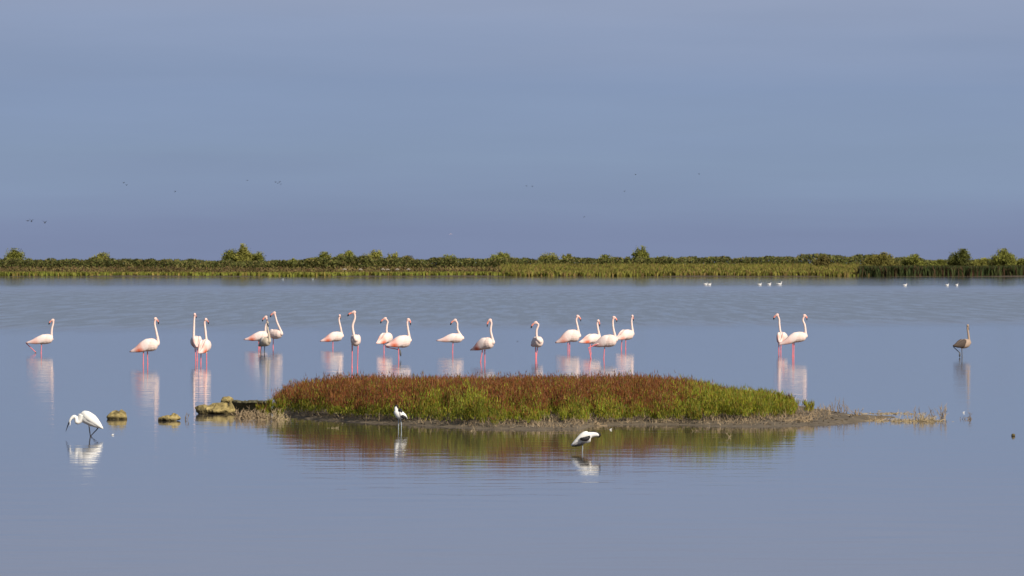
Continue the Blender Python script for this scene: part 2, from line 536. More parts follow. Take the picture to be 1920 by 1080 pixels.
# ------------------------------------------------------------------ generic lofts
def catmull(P, n):
    P = np.asarray(P, float)
    if len(P) < 3: 
        t = np.linspace(0, 1, n)[:, None]
        return P[0] * (1 - t) + P[-1] * t
    Q = np.vstack([2 * P[0] - P[1], P, 2 * P[-1] - P[-2]])
    out = []
    segs = len(P) - 1
    for i in np.linspace(0, segs - 1e-6, n):
        k = int(i); t = i - k
        p0, p1, p2, p3 = Q[k:k + 4]
        out.append(0.5 * ((2 * p1) + (-p0 + p2) * t + (2 * p0 - 5 * p1 + 4 * p2 - p3) * t * t + (-p0 + 3 * p1 - 3 * p2 + p3) * t ** 3))
    return np.array(out)
class Mesh:
    def __init__(self): self.V, self.T, self.Q, self.n = [], [], [], 0
    def loft(self, P, rh, rl=None, k=10, ref=(0, 0, 1)):
        """closed tube along P; rh radius along ref direction, rl sideways"""
        P = np.asarray(P, float); n = len(P)
        rh = np.broadcast_to(rh, n); rl = rh if rl is None else np.broadcast_to(rl, n)
        T = np.gradient(P, axis=0); T /= np.linalg.norm(T, axis=1, keepdims=True) + 1e-9
        ref = np.asarray(ref, float)
        S_ = np.cross(T, ref); bad = np.linalg.norm(S_, axis=1) < 0.15
        S_[bad] = np.cross(T[bad], (0.3, 1, 0.1))
        for i in range(1, n):
            if np.dot(S_[i], S_[i - 1]) < 0: S_[i] *= -1
        S_ /= np.linalg.norm(S_, axis=1, keepdims=True)
        U = np.cross(S_, T)
        a = np.linspace(0, 2 * np.pi, k, endpoint=False)
        R = P[:, None] + U[:, None] * (np.cos(a)[None, :, None] * rh[:, None, None]) + S_[:, None] * (np.sin(a)[None, :, None] * rl[:, None, None])
        b = self.n
        self.V.append(R.reshape(-1, 3)); self.V.append(P[[0, -1]])
        i, j = np.meshgrid(np.arange(n - 1), np.arange(k), indexing='ij')
        A = b + i * k + j; B = b + i * k + (j + 1) % k
        self.Q.append(np.stack([A, B, B + k, A + k], -1).reshape(-1, 4))
        c0, c1 = b + n * k, b + n * k + 1
        j = np.arange(k)
        self.T.append(np.stack([np.full(k, c0), b + (j + 1) % k, b + j], 1))
        self.T.append(np.stack([np.full(k, c1), b + (n - 1) * k + j, b + (n - 1) * k + (j + 1) % k], 1))
        self.n += n * k + 2
        return self
    def build(self, name, smooth=True, colors=None):
        F = [np.concatenate(self.Q), np.concatenate(self.T)]
        return fast_mesh(name, np.concatenate(self.V), F, smooth=smooth, colors=colors)
def remeshed(me, voxel):
    """one continuous skin over the overlapping lofts"""
    o = bpy.data.objects.new('tmp', me)
    COL.objects.link(o)
    md = o.modifiers.new('r', 'REMESH')
    md.mode, md.voxel_size, md.use_smooth_shade = 'VOXEL', voxel, True
    sm = o.modifiers.new('s', 'SMOOTH'); sm.factor, sm.iterations = 0.4, 2
    dg = bpy.context.evaluated_depsgraph_get()
    dg.update()
    out = bpy.data.meshes.new_from_object(o.evaluated_get(dg))
    bpy.data.objects.remove(o)
    return out
def coords(me):
    a = np.zeros(len(me.vertices) * 3, dtype=np.float32)
    me.vertices.foreach_get('co', a)
    return a.reshape(-1, 3)
def centers(me):
    V = coords(me)
    lt = np.zeros(len(me.loops), dtype=np.int32); me.loops.foreach_get('vertex_index', lt)
    ls = np.zeros(len(me.polygons), dtype=np.int32); me.polygons.foreach_get('loop_start', ls)
    return V[lt[ls]]
def dist_poly(P, pts, rad=None):
    best = np.full(len(P), 1e9)
    for i in range(len(pts) - 1):
        a, b = pts[i], pts[i + 1]
        t = np.clip(((P - a) @ (b - a)) / (np.dot(b - a, b - a) + 1e-9), 0, 1)
        dd = np.linalg.norm(P - (a + t[:, None] * (b - a)), axis=1)
        if rad is not None: dd = dd / (rad[i] * (1 - t) + rad[i + 1] * t)
        best = np.minimum(best, dd)
    return best
def set_tint(me, C):
    a = me.color_attributes.new('tint', 'FLOAT_COLOR', 'POINT')
    c = np.ones((len(me.vertices), 4), dtype=np.float32); c[:, :3] = C
    a.data.foreach_set('color', c.ravel())

# ------------------------------------------------------------------ flamingos
def flamingo(label, W, x0, tail, back, bot, chest, neck, head, bill, legs, dy=1, young=None, foot=None, wingred=1.0, L=0.66, hidedy=0.0, bdy=0.0, fat=1.0):
    """all points are outlines measured in the photo; dy=+1 breast away from the camera, -1 towards it"""
    s = (W - HOR) / CAM_H
    origin = ground(x0, W) + np.array([0, hidedy, 0])
    sh = origin[1] / dist(W); s /= sh
    q = lambda p, y=0.0: np.array([(p[0] - x0) / s, y, (W - p[1]) / s])
    dx = abs(chest[0] - tail[0]) / s
    Ly = dy * math.sqrt(max(L * L - dx * dx, 0.0)) if L > dx else 0.0
    T = q(tail, -Ly * 0.55); C = q(chest, Ly * 0.45)
    mid = q(((back[0] + bot[0]) / 2, (back[1] + bot[1]) / 2), Ly * 0.06)
    RH = (bot[1] - back[1]) / 2 / s * fat
    RL = min(RH * 0.86, 0.135)
    ax = catmull([T, T * 0.5 + mid * 0.5 + np.array([0, 0, -0.01]), mid, mid * 0.35 + C * 0.65, C], 15)
    prof = np.interp(np.linspace(0, 1, 15), [0, .12, .3, .5, .64, .8, .92, 1], [.05, .22, .58, .97, .99, .84, .56, .20])
    B = Mesh()
    B.loft(ax, RH * prof, RL * prof, k=16)
    nk = [q(p, Ly * 0.40) for p in neck]
    start = C * 0.72 + mid * 0.28
    hy = Ly * 0.40
    Hc = q(head, hy)
    path = catmull([start, C * 0.9 + nk[0] * 0.1] + nk + [Hc + np.array([0, 0, 0.0])], 26)
    rad = np.interp(np.linspace(0, 1, 26), [0, .1, .25, .45, .8, 1], [.085, .062, .042, .031, .025, .027])
    B.loft(path, rad, k=10, ref=(0, 1, 0))
    # head and beak
    Bt = q(bill, hy)
    hv = Bt - Hc
    hl = np.linalg.norm(hv)
    need = 0.165
    if hl < need: Bt = Bt + np.array([0, bdy * math.sqrt(need ** 2 - hl ** 2), 0])
    fw = Bt - Hc; fwh = fw.copy(); fwh[2] = 0; fwh /= np.linalg.norm(fwh) + 1e-6
    hd = catmull([Hc - fwh * 0.045 - np.array([0, 0, .006]), Hc + np.array([0, 0, .004]), Hc + fwh * 0.035 + fw * 0.18], 9)
    B.loft(hd, np.array([.008, .024, .034, .040, .041, .038, .034, .029, .02]), np.array([.008, .02, .028, .032, .032, .03, .027, .023, .016]), k=12)
    pol = []
    for lg in legs:
        yo = lg[0] if isinstance(lg[0], (int, float)) else 0
        pts = lg[1:] if isinstance(lg[0], (int, float)) else lg
        P = [q(p, yo) for p in pts]
        raised = len(pts) > 3
        if not raised: P.append(P[-1] * np.array([1, 1, 0]) + np.array([0, 0, -0.12]))
        P[0] = P[0] + np.array([0, 0, 0.05])
        m = len(P)
        cen = [P[0]]; rr = [0.026 if m > 2 else .02]
        for i in range(1, m):
            for t in (0.12, 0.5, 0.88, 1.0):
                cen.append(P[i - 1] * (1 - t) + P[i] * t)
                rr.append({0.12: .017 if i == 1 else .0125, .5: .0125, .88: .0135, 1.0: .0175 if i < m - 1 else .012}[t])
        B.loft(np.array(cen), np.array(rr), k=8, ref=(0, 1, 0))
        pol.append(P)
    root = empty('flamingo', origin)
    tag(root, label, 'flamingo', 'flamingos wading in the lagoon')
    body = remeshed(B.build('flamingo_body'), 0.0085)
    V = coords(body)
    cream = np.array([0.85, 0.66, 0.58]); pk = np.array([0.82, 0.42, 0.36])
    if young: cream = np.array([0.52, 0.44, 0.34]) if young == 'grey' else np.array([0.38, 0.28, 0.21]); pk = cream * 0.8
    hn = np.linalg.norm(V - Hc, axis=1)
    C3 = np.tile(cream, (len(V), 1))
    f = np.clip(1 - hn / 0.14, 0, 1)[:, None] * 0.55
    C3 = C3 * (1 - f) + pk * f
    tf = np.clip(1 - np.linalg.norm(V - T, axis=1) / 0.2, 0, 1)[:, None] * 0.6
    C3 = C3 * (1 - tf) + pk * tf
    set_tint(body, C3)
    body.materials.append(M['plume']); body.materials.append(M['pinkskin'] if not young else M['greyskin'])
    cc = centers(body)
    dt = dist_poly(cc, ax, np.maximum(RH * prof, .02))
    dl = np.full(len(cc), 1e9)
    for P in pol: dl = np.minimum(dl, dist_poly(cc, P))
    idx = ((dl < 0.03) & (dt > 1.10) & (cc[:, 2] < mid[2] - RH * 0.4)).astype(np.int32)
    body.polygons.foreach_set('material_index', idx)
    link('body', body, [], root)
    # folded wings
    axd = (C - T); axd /= np.linalg.norm(axd); side = np.cross(axd, (0, 0, 1)); side /= np.linalg.norm(side)
    for sg in (1, -1):
        w = Mesh()
        off = side * sg * RL * 0.42
        c0 = mid * 0.40 + C * 0.60 + off + np.array([0, 0, RH * .12])
        c3 = T + off * 0.12 + np.array([0, 0, 0.004])
        c1 = mid + off * 1.25 + np.array([0, 0, RH * 0.18]); c2 = mid * .5 + T * .5 + off * .95 + np.array([0, 0, -0.005])
        p = catmull([c0, c1, c2, c3], 13)
        tt = np.linspace(0, 1, 13)
        pr = np.interp(tt, [0, .12, .3, .55, .8, 1], [.12, .55, .86, .74, .34, .08])
        w.loft(p, RH * pr, RL * 0.56 * pr, k=14)
        Vw = np.concatenate(w.V)
        ta = np.clip(((Vw - c0) @ (c3 - c0)) / np.dot(c3 - c0, c3 - c0), 0, 1)
        low = np.clip(-(Vw[:, 2] - (mid[2] * (1 - ta) + T[2] * ta)) / RH + 0.15 + 0.35 * np.clip(ta - .5, 0, 1), 0, 1)
        if young:
            base = np.array([0.50, 0.39, 0.27]) if young == 'brown' else np.array([.62, .57, .50])
            dark = np.array([0.05, 0.035, 0.03])
            k = (np.clip(ta * 2.2 - .2, 0, 1) * (0.25 + 0.75 * (np.sin(ta * 13 - 1 + Vw[:, 2] * 45) > -0.1)))[:, None] * (1.0 if young == 'brown' else .6)
            if young == 'brown':
                k = np.clip(np.clip((low + .30) * 5, 0, 1) * np.clip(ta * 5, 0, 1) + np.clip((ta - .62) * 6, 0, 1) + .8 * (np.abs(ta - .45) < .1) * (low < -.05), 0, .95)[:, None]
            Cw = base * (1 - k) + dark * k
        else:
            base = np.array([0.87, 0.72, 0.66]); coral = np.array([0.78, 0.15, 0.06])
            k = (np.clip((ta - .40) * 7, 0, 1) * np.clip((.82 - ta) * 7, 0, 1) * np.clip((low + .22) * 2.2, 0, 1))[:, None] * min(wingred, 1.0)
            k2 = (np.clip((ta - .7) * 3, 0, 1) * .55)[:, None]
            Cw = base * (1 - k2) + np.array([.82, .38, .33]) * k2
            Cw = Cw * (1 - k) + coral * k
        link('wing', w.build('wing', colors=Cw), M['plume'], root)
    # beak, thick and bent down in the middle
    f0 = Hc + fwh * 0.03 + fw * 0.12
    bend = Hc + fw * 0.60 + fwh * 0.022 + np.array([0, 0, 0.018])
    bp = catmull([f0, bend, Bt], 11)
    bk = Mesh().loft(bp[:8], np.array([.018, .021, .023, .0225, .0215, .020, .019, .018]), np.array([.014, .016, .016, .015, .014, .0135, .013, .012]), k=10)
    bo = link('beak', bk.build('beak'), M['beakgrey'] if young else M['beakpink'], root)
    tp = Mesh().loft(catmull([bp[6], bp[7], bp[9], bp[10]], 7), np.array([.0205, .021, .020, .018, .015, .010, .003]), np.array([.014, .014, .013, .012, .010, .007, .003]), k=10)
    link('beak_tip', tp.build('beak_tip'), M['horn'], bo)
    for sg in (1, -1):
        ey = Mesh()
        sd = np.cross(fwh, (0, 0, 1)) * sg
        c = Hc + fwh * 0.022 + sd * 0.027 + np.array([0, 0, .008])
        ey.loft(np.array([c - sd * .004, c, c + sd * .004]), np.array([.005, .0055, .003]), k=6, ref=(0, 0, 1))
        link('eye', ey.build('eye'), M['horn'], root)
    if foot:
        fm = Mesh()
        a, b_ = q(foot[0]), q(foot[1])
        fm.loft(catmull([a, (a + b_) / 2, b_], 6), np.array([.012, .018, .022, .024, .02, .008]), np.array([.010, .02, .028, .032, .026, .01]), k=8, ref=(1, 0, 0))
        link('foot', fm.build('foot'), M['greyskin'], root)
    return root

flamingo('flamingo at the far left, head turned left, one leg folded back behind it', 662, 77, (48, 643), (84, 627), (80, 646), (99, 634),
         [(97, 632), (97, 618), (100, 605)], (99, 600.5), (91.5, 609), [[(78, 644), (77, 662)], [0.05, (74, 642), (49, 644), (66, 660), (67, 661.5)]], dy=1, foot=((67, 660), (67, 669)), wingred=.5)
flamingo('tall single flamingo facing right, between the far-left bird and the close pair', 683, 274, (243, 660), (280, 635), (274, 660), (296, 645),
         [(296, 636), (293, 622), (290, 607)], (291.5, 598), (297, 608), [[(269, 658), (268.5, 683)], [0.06, (276, 658), (276.5, 683)]], dy=1, bdy=1)
flamingo('left bird of the close pair, seen partly from behind, neck straight up', 676, 367, (370, 650), (370, 630), (367, 653), (362, 640),
         [(362, 632), (362.5, 615), (363, 600)], (364, 590), (366.5, 597), [[(365.5, 651), (367, 676)], [0.05, (369, 651), (370, 676)]], dy=1, bdy=1, wingred=.8)
flamingo('right bird of the close pair, beak to the right, pink rump towards the viewer', 681, 382, (374, 662), (384, 637), (382, 662), (389, 646),
         [(386, 638), (384, 620), (382.5, 605)], (385, 599.5), (389.5, 608), [[(377, 661), (376.5, 681)], [0.05, (387, 657), (387, 681)]], dy=1, bdy=1)
flamingo('flamingo facing right with its beak turned left over the grey young bird beside it', 652, 487, (457, 637), (489, 621), (488, 640), (501, 629),
         [(498, 624), (498, 612), (501, 602)], (498.5, 594.5), (492, 603), [[(485, 639), (485, 652)], [0.05, (488, 639), (487, 652)]], dy=1)
flamingo('greyish young flamingo with dark legs standing between two pink adults', 660, 494, (484, 649), (496, 632), (495, 650), (506, 640),
         [(505, 631), (502.5, 618), (502, 610)], (502, 605), (503.5, 613), [[(490, 648), (489, 660)], [0.05, (496, 648), (496, 660)]], dy=-1, bdy=-1, young='grey', L=.5)
flamingo('one-legged flamingo looking left, the rear right bird of the group of three', 652, 513, (506, 630), (514, 617), (512, 636), (529, 626),
         [(527, 620), (520, 604), (517, 593)], (515, 586.5), (507.5, 594.5), [[(512.5, 635), (512, 652)]], dy=-1)
flamingo('smaller flamingo on one leg facing right, just left of the front-facing bird', 652, 624, (600, 640), (628, 622), (626, 641), (642, 630),
         [(641, 626), (638, 612), (635.5, 600)], (636.8, 592), (638, 599), [[(624.5, 639), (624, 652)]], dy=1, bdy=1)
flamingo('flamingo facing the viewer on two long legs, large head turned left', 690, 666, (664, 640), (667, 627), (667, 650), (668, 637),
         [(665, 632), (661.5, 612), (666, 596)], (664.5, 585.5), (652, 593), [[(660.5, 648), (660, 690)], [0.02, (671.5, 648), (670, 690)]], dy=-1, L=.55, fat=.98)
flamingo('flamingo on one leg looking left, partly behind the bird with a tucked-up leg', 660, 720, (706, 644), (724, 624), (721, 645), (733, 632),
         [(725, 624), (725, 612), (726.5, 603)], (722, 597.5), (713, 606.5), [[(720, 643), (720, 660)]], dy=1)
flamingo('flamingo facing right holding one leg tucked flat under its tail, black foot dangling', 673, 749, (722, 648), (754, 629), (752, 653), (769, 638),
         [(768, 634), (765, 618), (763.5, 605)], (765.5, 599.5), (769.5, 610), [[(747, 651), (747.5, 673)], [0.06, (748, 650), (722, 650.5), (747.5, 655.5), (750, 657)]], dy=1, foot=((750, 656), (751.5, 668)))
flamingo('flamingo alone on one leg above the middle of the island, looking left, bill level', 661, 849, (818, 639), (849, 625), (850, 643), (868, 634),
         [(865, 630), (858, 618), (857.5, 606)], (853.5, 600.5), (844.5, 609.5), [[(849.5, 641), (848.5, 661)]], dy=-1, wingred=.35)
flamingo('flamingo with vivid coral wing patch and straight neck, beak hanging down to the left', 679, 905, (882, 657), (912, 633), (907, 656), (925, 642),
         [(924, 637), (920, 620), (921.5, 606)], (919, 600.5), (913.5, 613), [[(905.5, 655), (901, 679)], [0.05, (909, 655), (909, 679)]], dy=-1, wingred=1.1)
flamingo('flamingo seen from the front, legs close together, beak pointing down left', 672, 1005, (996, 648), (1010, 631), (1006, 652), (1013, 640),
         [(1007, 634), (1006, 620), (1009.5, 609)], (1004.5, 605), (995.5, 615.5), [[(1004, 650), (1004.5, 672)], [0.02, (1008.5, 650), (1005.5, 672)]], dy=-1, L=.58, wingred=.4)
flamingo('flamingo facing right, the leftmost of the four standing close together', 658, 1066, (1041, 643), (1072, 618), (1067, 642), (1087, 630),
         [(1086, 626), (1082.5, 610), (1080.5, 600)], (1083, 593), (1089, 603), [[(1065, 640), (1065, 658)], [0.05, (1068.5, 640), (1068, 658)]], dy=1, wingred=.7)
flamingo('second bird of the four, lower head, half hidden behind the striding one', 663, 1107, (1085, 642), (1111, 626), (1107, 645), (1124, 634),
         [(1124, 629), (1121, 615), (1120, 606)], (1122, 602), (1124.5, 612.5), [[(1106, 644), (1108, 663)]], dy=1, bdy=1)
flamingo('striding flamingo of the four, one leg bent back, nearest to the viewer', 673, 1134, (1109, 649), (1139, 628), (1135, 652), (1156, 637),
         [(1154, 632), (1150, 616), (1149, 602)], (1151, 595.5), (1156.5, 604), [[(1134, 650), (1132, 673)], [-0.05, (1122, 648), (1103.5, 652), (1108, 672)]], dy=-1, wingred=.3)
flamingo('rightmost of the four flamingos, standing on two legs behind the striding one', 654, 1170, (1153, 636), (1173, 618), (1171, 638), (1187, 627),
         [(1187, 623), (1185, 610), (1184.5, 600)], (1186, 593), (1188, 602), [[(1166.5, 636), (1165, 654)], [0.05, (1173.5, 636), (1173, 654)]], dy=1, bdy=1, wingred=.6)
flamingo('flamingo looking left, half hidden behind the other bird of the pair on the right', 664, 1472, (1470, 645), (1475, 626), (1475, 647), (1483, 636),
         [(1475, 630), (1472, 612), (1471.5, 602)], (1468, 594), (1461, 603), [[(1470, 645), (1470, 664)], [0.05, (1474.5, 645), (1474, 664)]], dy=1, hidedy=3)
flamingo('flamingo facing right with S-curved neck, front bird of the pair on the right', 669, 1487, (1459, 647), (1495, 623), (1489, 643), (1512, 630),
         [(1511, 627), (1509, 610), (1505.5, 600)], (1508.5, 592), (1513, 600.5), [[(1486.5, 642), (1486, 669)], [0.05, (1489, 642), (1488.5, 669)]], dy=1, wingred=.4)
flamingo('brown mottled young flamingo alone at the far right, one dark foot lifted', 670, 1803, (1786, 648), (1803, 636), (1807, 654), (1819, 643),
         [(1818, 638), (1816.5, 626), (1815, 616)], (1815.5, 611), (1818, 619.5), [[(1803.5, 652), (1804, 670)], [0.05, (1800, 651), (1787.5, 650), (1800, 661.5), (1800, 663)]], dy=1, young='brown', foot=((1800, 661), (1799.5, 669.5)), bdy=1, L=.58)

# ------------------------------------------------------------------ egret and avocets
def px_frame(x0, W):
    s = (W - HOR) / CAM_H
    return lambda x, y, dep=0.0: np.array([(x - x0) / s, dep, (W - y) / s])
def egret():
    W, x0 = 818, 168
    q = px_frame(x0, W)
    root = empty('egret', ground(x0, W))
    tag(root, 'white egret stooping to the left with its black bill above the water', 'egret')
    B = Mesh()
    ax = catmull([q(193, 803.5), q(183, 796), q(171, 787.5), q(159, 781), q(150, 778)], 14)
    pr = np.interp(np.linspace(0, 1, 14), [0, .2, .45, .7, .9, 1], [.008, .045, .085, .092, .072, .025])
    B.loft(ax, pr, pr * .85, k=14)
    nk = catmull([q(154, 778, -.02), q(149.5, 788, -.02), q(144.5, 791, -.03), q(143, 784, -.03), q(139.5, 781, -.03), q(135, 783.5, -.03)], 20)
    B.loft(nk, np.interp(np.linspace(0, 1, 20), [0, .3, .6, 1], [.055, .038, .028, .025]), k=10, ref=(0, 1, 0))
    hd = catmull([q(137.5, 781.5, -.03), q(134, 784.5, -.03), q(130.8, 789.5, -.03), q(129.5, 793, -.03)], 8)
    B.loft(hd, np.array([.012, .022, .026, .026, .023, .018, .013, .008]), np.array([.01, .018, .021, .02, .018, .014, .01, .007]), k=10, ref=(0, 1, 0))
    legs = []
    for P in ([q(166.5, 795), q(168, 808), q(169.3, 818), q(169.5, 824)], [q(173, 794, .05), q(183, 803.5, .05), q(170.5, 816.5, .05), q(169, 822, .05)]):
        rr = [.016, .0075, .0072, .007] if P[0][1] == 0 else [.014, .0085, .007, .006]
        cen = catmull(P, 4) if False else np.array(P)
        cen2 = np.vstack([cen[i] * (1 - t) + cen[i + 1] * t for i in range(3) for t in (0, .5)] + [cen[3:4]])
        B.loft(cen2, np.interp(np.linspace(0, 3, 7), [0, .5, 1, 2, 3], [.016, .0085, .009, .0075, .007]), k=8, ref=(0, 1, 0))
        legs.append(P)
    me = remeshed(B.build('egret_body'), 0.005)
    cc = centers(me)
    dl = np.minimum(dist_poly(cc, legs[0]), dist_poly(cc, legs[1]))
    dt = dist_poly(cc, ax, np.maximum(pr, .02))
    me.materials.append(M['white']); me.materials.append(M['black'])
    me.polygons.foreach_set('material_index', ((dl < .02) & (dt > 1.1)).astype(np.int32))
    link('body', me, [], root)
    b = Mesh().loft(catmull([q(130.4, 790, -.03), q(127, 799, -.03), q(123.5, 809, -.03)], 6), np.array([.010, .0095, .008, .0065, .0045, .002]), k=8, ref=(0, 1, 0))
    link('beak', b.build('beak'), M['horn'], root)
    for sg in (1, -1):
        w = Mesh()
        w.loft(catmull([q(153, 777, sg * .04), q(164, 780, sg * .062), q(179, 791, sg * .042), q(193, 804, sg * .01)], 12),
               np.interp(np.linspace(0, 1, 12), [0, .2, .5, .85, 1], [.015, .05, .055, .025, .005]), np.interp(np.linspace(0, 1, 12), [0, .2, .5, .85, 1], [.008, .026, .026, .014, .004]), k=12)
        link('wing', w.build('wing'), M['white'], root)
    # thin breast plumes hanging in front
    p = Mesh().loft(catmull([q(131.5, 789, -.05), q(132, 795, -.05), q(131, 799, -.05)], 5), np.array([.006, .008, .006, .004, .002]), k=6, ref=(0, 1, 0))
    link('throat_plume', p.build('throat_plume'), M['white'], root)
egret()

def avocet(label, W, x0, ax_pts, prof, neck_pts, neck_r, head_pts, bill_pts, bill_r, legs, wing_pts, bands, cap):
    q = px_frame(x0, W)
    root = empty('avocet', ground(x0, W))
    tag(root, label, 'avocet', 'black and white avocets')
    B = Mesh()
    ax = catmull([q(*p) for p in ax_pts], 14)
    pr = np.interp(np.linspace(0, 1, 14), [a for a, _ in prof], [b for _, b in prof])
    B.loft(ax, pr, pr * .88, k=14)
    nk = catmull([q(*p) for p in neck_pts], 12)
    B.loft(nk, np.interp(np.linspace(0, 1, 12), [0, 1], neck_r), k=10, ref=(0, 1, 0))
    hd = catmull([q(*p) for p in head_pts], 7)
    B.loft(hd, np.array([.01, .021, .026, .027, .025, .018, .008]), k=10, ref=(0, 1, 0))
    lp = []
    for P in legs:
        P = [q(*p) for p in P]
        P.append(P[-1] + np.array([0, 0, -.08]))
        cen = np.vstack([P[i] * (1 - t) + P[i + 1] * t for i in range(len(P) - 1) for t in (0, .5)] + [P[-1]])
        B.loft(cen, np.linspace(.0085, .006, len(cen)), k=8, ref=(0, 1, 0))
        lp.append(P)
    me = remeshed(B.build('avocet_body'), 0.0045)
    cc = centers(me)
    dl = np.minimum.reduce([dist_poly(cc, P) for P in lp])
    dt = np.minimum(dist_poly(cc, ax, np.maximum(pr, .02)), dist_poly(cc, nk, np.full(12, max(neck_r))))
    me.materials.append(M['white']); me.materials.append(M['blueskin']); me.materials.append(M['black'])
    idx = ((dl < .018) & (dt > 1.12)).astype(np.int32)
    capP = [q(*p) for p in cap[0]]
    idx[(dist_poly(cc, capP) < cap[1])] = 2
    me.polygons.foreach_set('material_index', idx)
    link('body', me, [], root)
    b = Mesh().loft(catmull([q(*p) for p in bill_pts], 8), np.linspace(bill_r, .0015, 8), k=6, ref=(0, 1, 0))
    link('beak', b.build('beak'), M['horn'], root)
    for sg in (-1, 1):
        w = Mesh()
        wp = catmull([q(x, y, sg * dd) for x, y, dd in wing_pts], 12)
        wr = np.interp(np.linspace(0, 1, 12), [0, .2, .5, .85, 1], [.01, .034, .038, .018, .004])
        w.loft(wp, wr, wr * .5, k=12)
        wo_ = link('wing', w.build('wing'), M['white'], root)
        for bp, br in bands:                                   # the black feather stripes lie proud on the wing
            sb = Mesh().loft(catmull([q(x, y, sg * dd) for x, y, dd in bp], 8), np.array([.3, .8, 1, 1, 1, .9, .7, .3]) * br, np.array([.3, .8, 1, 1, 1, .9, .7, .3]) * br * .6, k=8)
            link('black_feathers', sb.build('black_feathers'), M['black'], wo_)
avocet('avocet in open water, right of centre, with its head stretched level to the right', 847, 1093,
       [(1071, 835), (1082, 829), (1094, 823), (1103, 820), (1107, 819)], [(0, .008), (.25, .042), (.6, .070), (.85, .066), (1, .025)],
       [(1102, 818), (1109, 814.5), (1117, 814), (1123, 815.5)], (.05, .026), [(1118, 814), (1121, 814.3), (1124, 815.5), (1126, 818)],
       [(1125.5, 817), (1122.5, 820.5), (1117, 821)], .008,
       [[(1092, 830), (1092.5, 840), (1092, 847)]],
       [(1105, 814, .035), (1097, 814, .058), (1084, 824, .045), (1071, 835, .01)],
       [([(1106, 817, .055), (1102, 821.5, .08), (1095, 823, .084), (1087, 822, .080)], .028), ([(1097, 829.5, .066), (1090, 832.5, .064), (1082, 835, .05), (1072, 836.5, .026)], .016),
        ([(1102, 811.5, .04), (1096, 812, .045), (1089, 816, .05)], .016)],
       ([(1108, 808), (1122, 809.5), (1127, 819.5), (1117, 822)], .027))
avocet('avocet with black cap resting upright at the muddy front edge of the island', 805, 750,
       [(763, 784), (757, 780), (750, 778), (745, 773), (743, 768)], [(0, .01), (.25, .044), (.55, .066), (.85, .05), (1, .025)],
       [(746, 775), (743, 768), (742.5, 763)], (.04, .024), [(741, 765), (742.5, 763), (744.5, 761), (746, 760.5)],
       [(745, 761), (748, 765), (751, 768)], .007,
       [[(750.5, 784), (752.5, 795), (752.5, 805)], [(747, 784, .03), (747, 795, .03), (747, 805, .03)]],
       [(748, 770, .035), (752, 775, .05), (758, 780, .036), (764, 785, .01)],
       [([(747, 767, .035), (751, 770.5, .05), (754, 773.5, .062)], .028), ([(752.5, 779, .062), (757, 781.5, .058), (763, 784, .034)], .024)],
       ([(740.5, 759), (744, 758), (748, 763.5)], .033))

# ------------------------------------------------------------------ stones, slab
def rock(name, label, cat, blobs, x0, W, mat, vox=0.014, rough=.018, group=None, seed=1, dip=.1):
    q = px_frame(x0, W)
    root_loc = ground(x0, W)
    B = Mesh()
    for (x, y, rx, rz, ry, dep) in blobs:
        s = (W - HOR) / CAM_H
        c = q(x, y, dep)
        n = 11
        t = np.linspace(-1, 1, n)
        P = c + np.stack([t * rx / s, t * 0, t * 0], 1)
        r = np.power(np.clip(1 - np.abs(t) ** 2.6, 0, 1), 1 / 2.2)
        B.loft(P, np.maximum(r, .02) * rz / s, np.maximum(r, .02) * ry, k=14)
    me = remeshed(B.build(name), vox)
    V = coords(me)
    rs = np.random.default_rng(seed)
    k = rs.normal(0, 1, (10, 3)) * np.array([[18], [18], [25], [25], [40], [40], [60], [60], [80], [80]]) * .6
    ph = rs.uniform(0, 6.28, 10)
    amp = np.array([1, 1, .8, .8, .5, .5, .3, .3, .2, .2]) * rough
    C0 = V.mean(0)
    D = V - C0; D /= np.linalg.norm(D, axis=1, keepdims=True) + 1e-6
    disp = sum(a * (np.abs(np.sin(V @ kk + p)) - .5) for a, kk, p in zip(amp, k, ph))
    V = V + D * disp[:, None]
    for _ in range(11):                                   # broken faces
        nn = rs.normal(0, 1, 3) * np.array([.9, 1, .8]); nn[2] = abs(nn[2]) + .15; nn /= np.linalg.norm(nn)
        pr = V @ nn; lim = np.quantile(pr, rs.uniform(.92, .98))
        V = V - np.maximum(pr - lim, 0)[:, None] * nn * .9
    me.vertices.foreach_set('co', V.astype(np.float32).ravel())
    me.polygons.foreach_set('use_smooth', np.full(len(me.polygons), False))
    o = link(name, me, mat, loc=root_loc)
    tag(o, label, cat, group)
    return o
rock('stone', 'small peaked yellow-brown stone in the water right of the egret', 'stone',
     [(219, 782, 19, 7, .12, .02), (229, 777, 7, 8, .09, 0), (214, 778, 8, 6, .08, .02)], 220, 786, M['rock'], seed=2)
rock('stone', 'low wedge-shaped stone in the water between the peaked stone and the long rock', 'stone',
     [(318, 785, 19, 6, .12, 0), (328, 781, 7, 7.5, .08, .01), (304, 786, 9, 4, .07, 0)], 316, 789, M['rock'], seed=3)
rock('rock', 'long lumpy mossy rock lying at the left tip of the island', 'rock',
     [(405, 770, 36, 10, .22, .03), (379, 765, 10, 9, .14, 0), (408, 763, 16, 7, .16, .05), (433, 763, 7, 8, .13, .0), (432, 757, 3, 6, .08, .0)], 405, 776, M['rock'], vox=.02, rough=.022, seed=4)
rock('rock', 'small flat-topped rock perched on the left end of the dark slab', 'rock',
     [(426, 750, 11, 5.5, .16, 0), (420, 752, 6, 5, .10, 0)], 426, 768, M['rock'], seed=5)
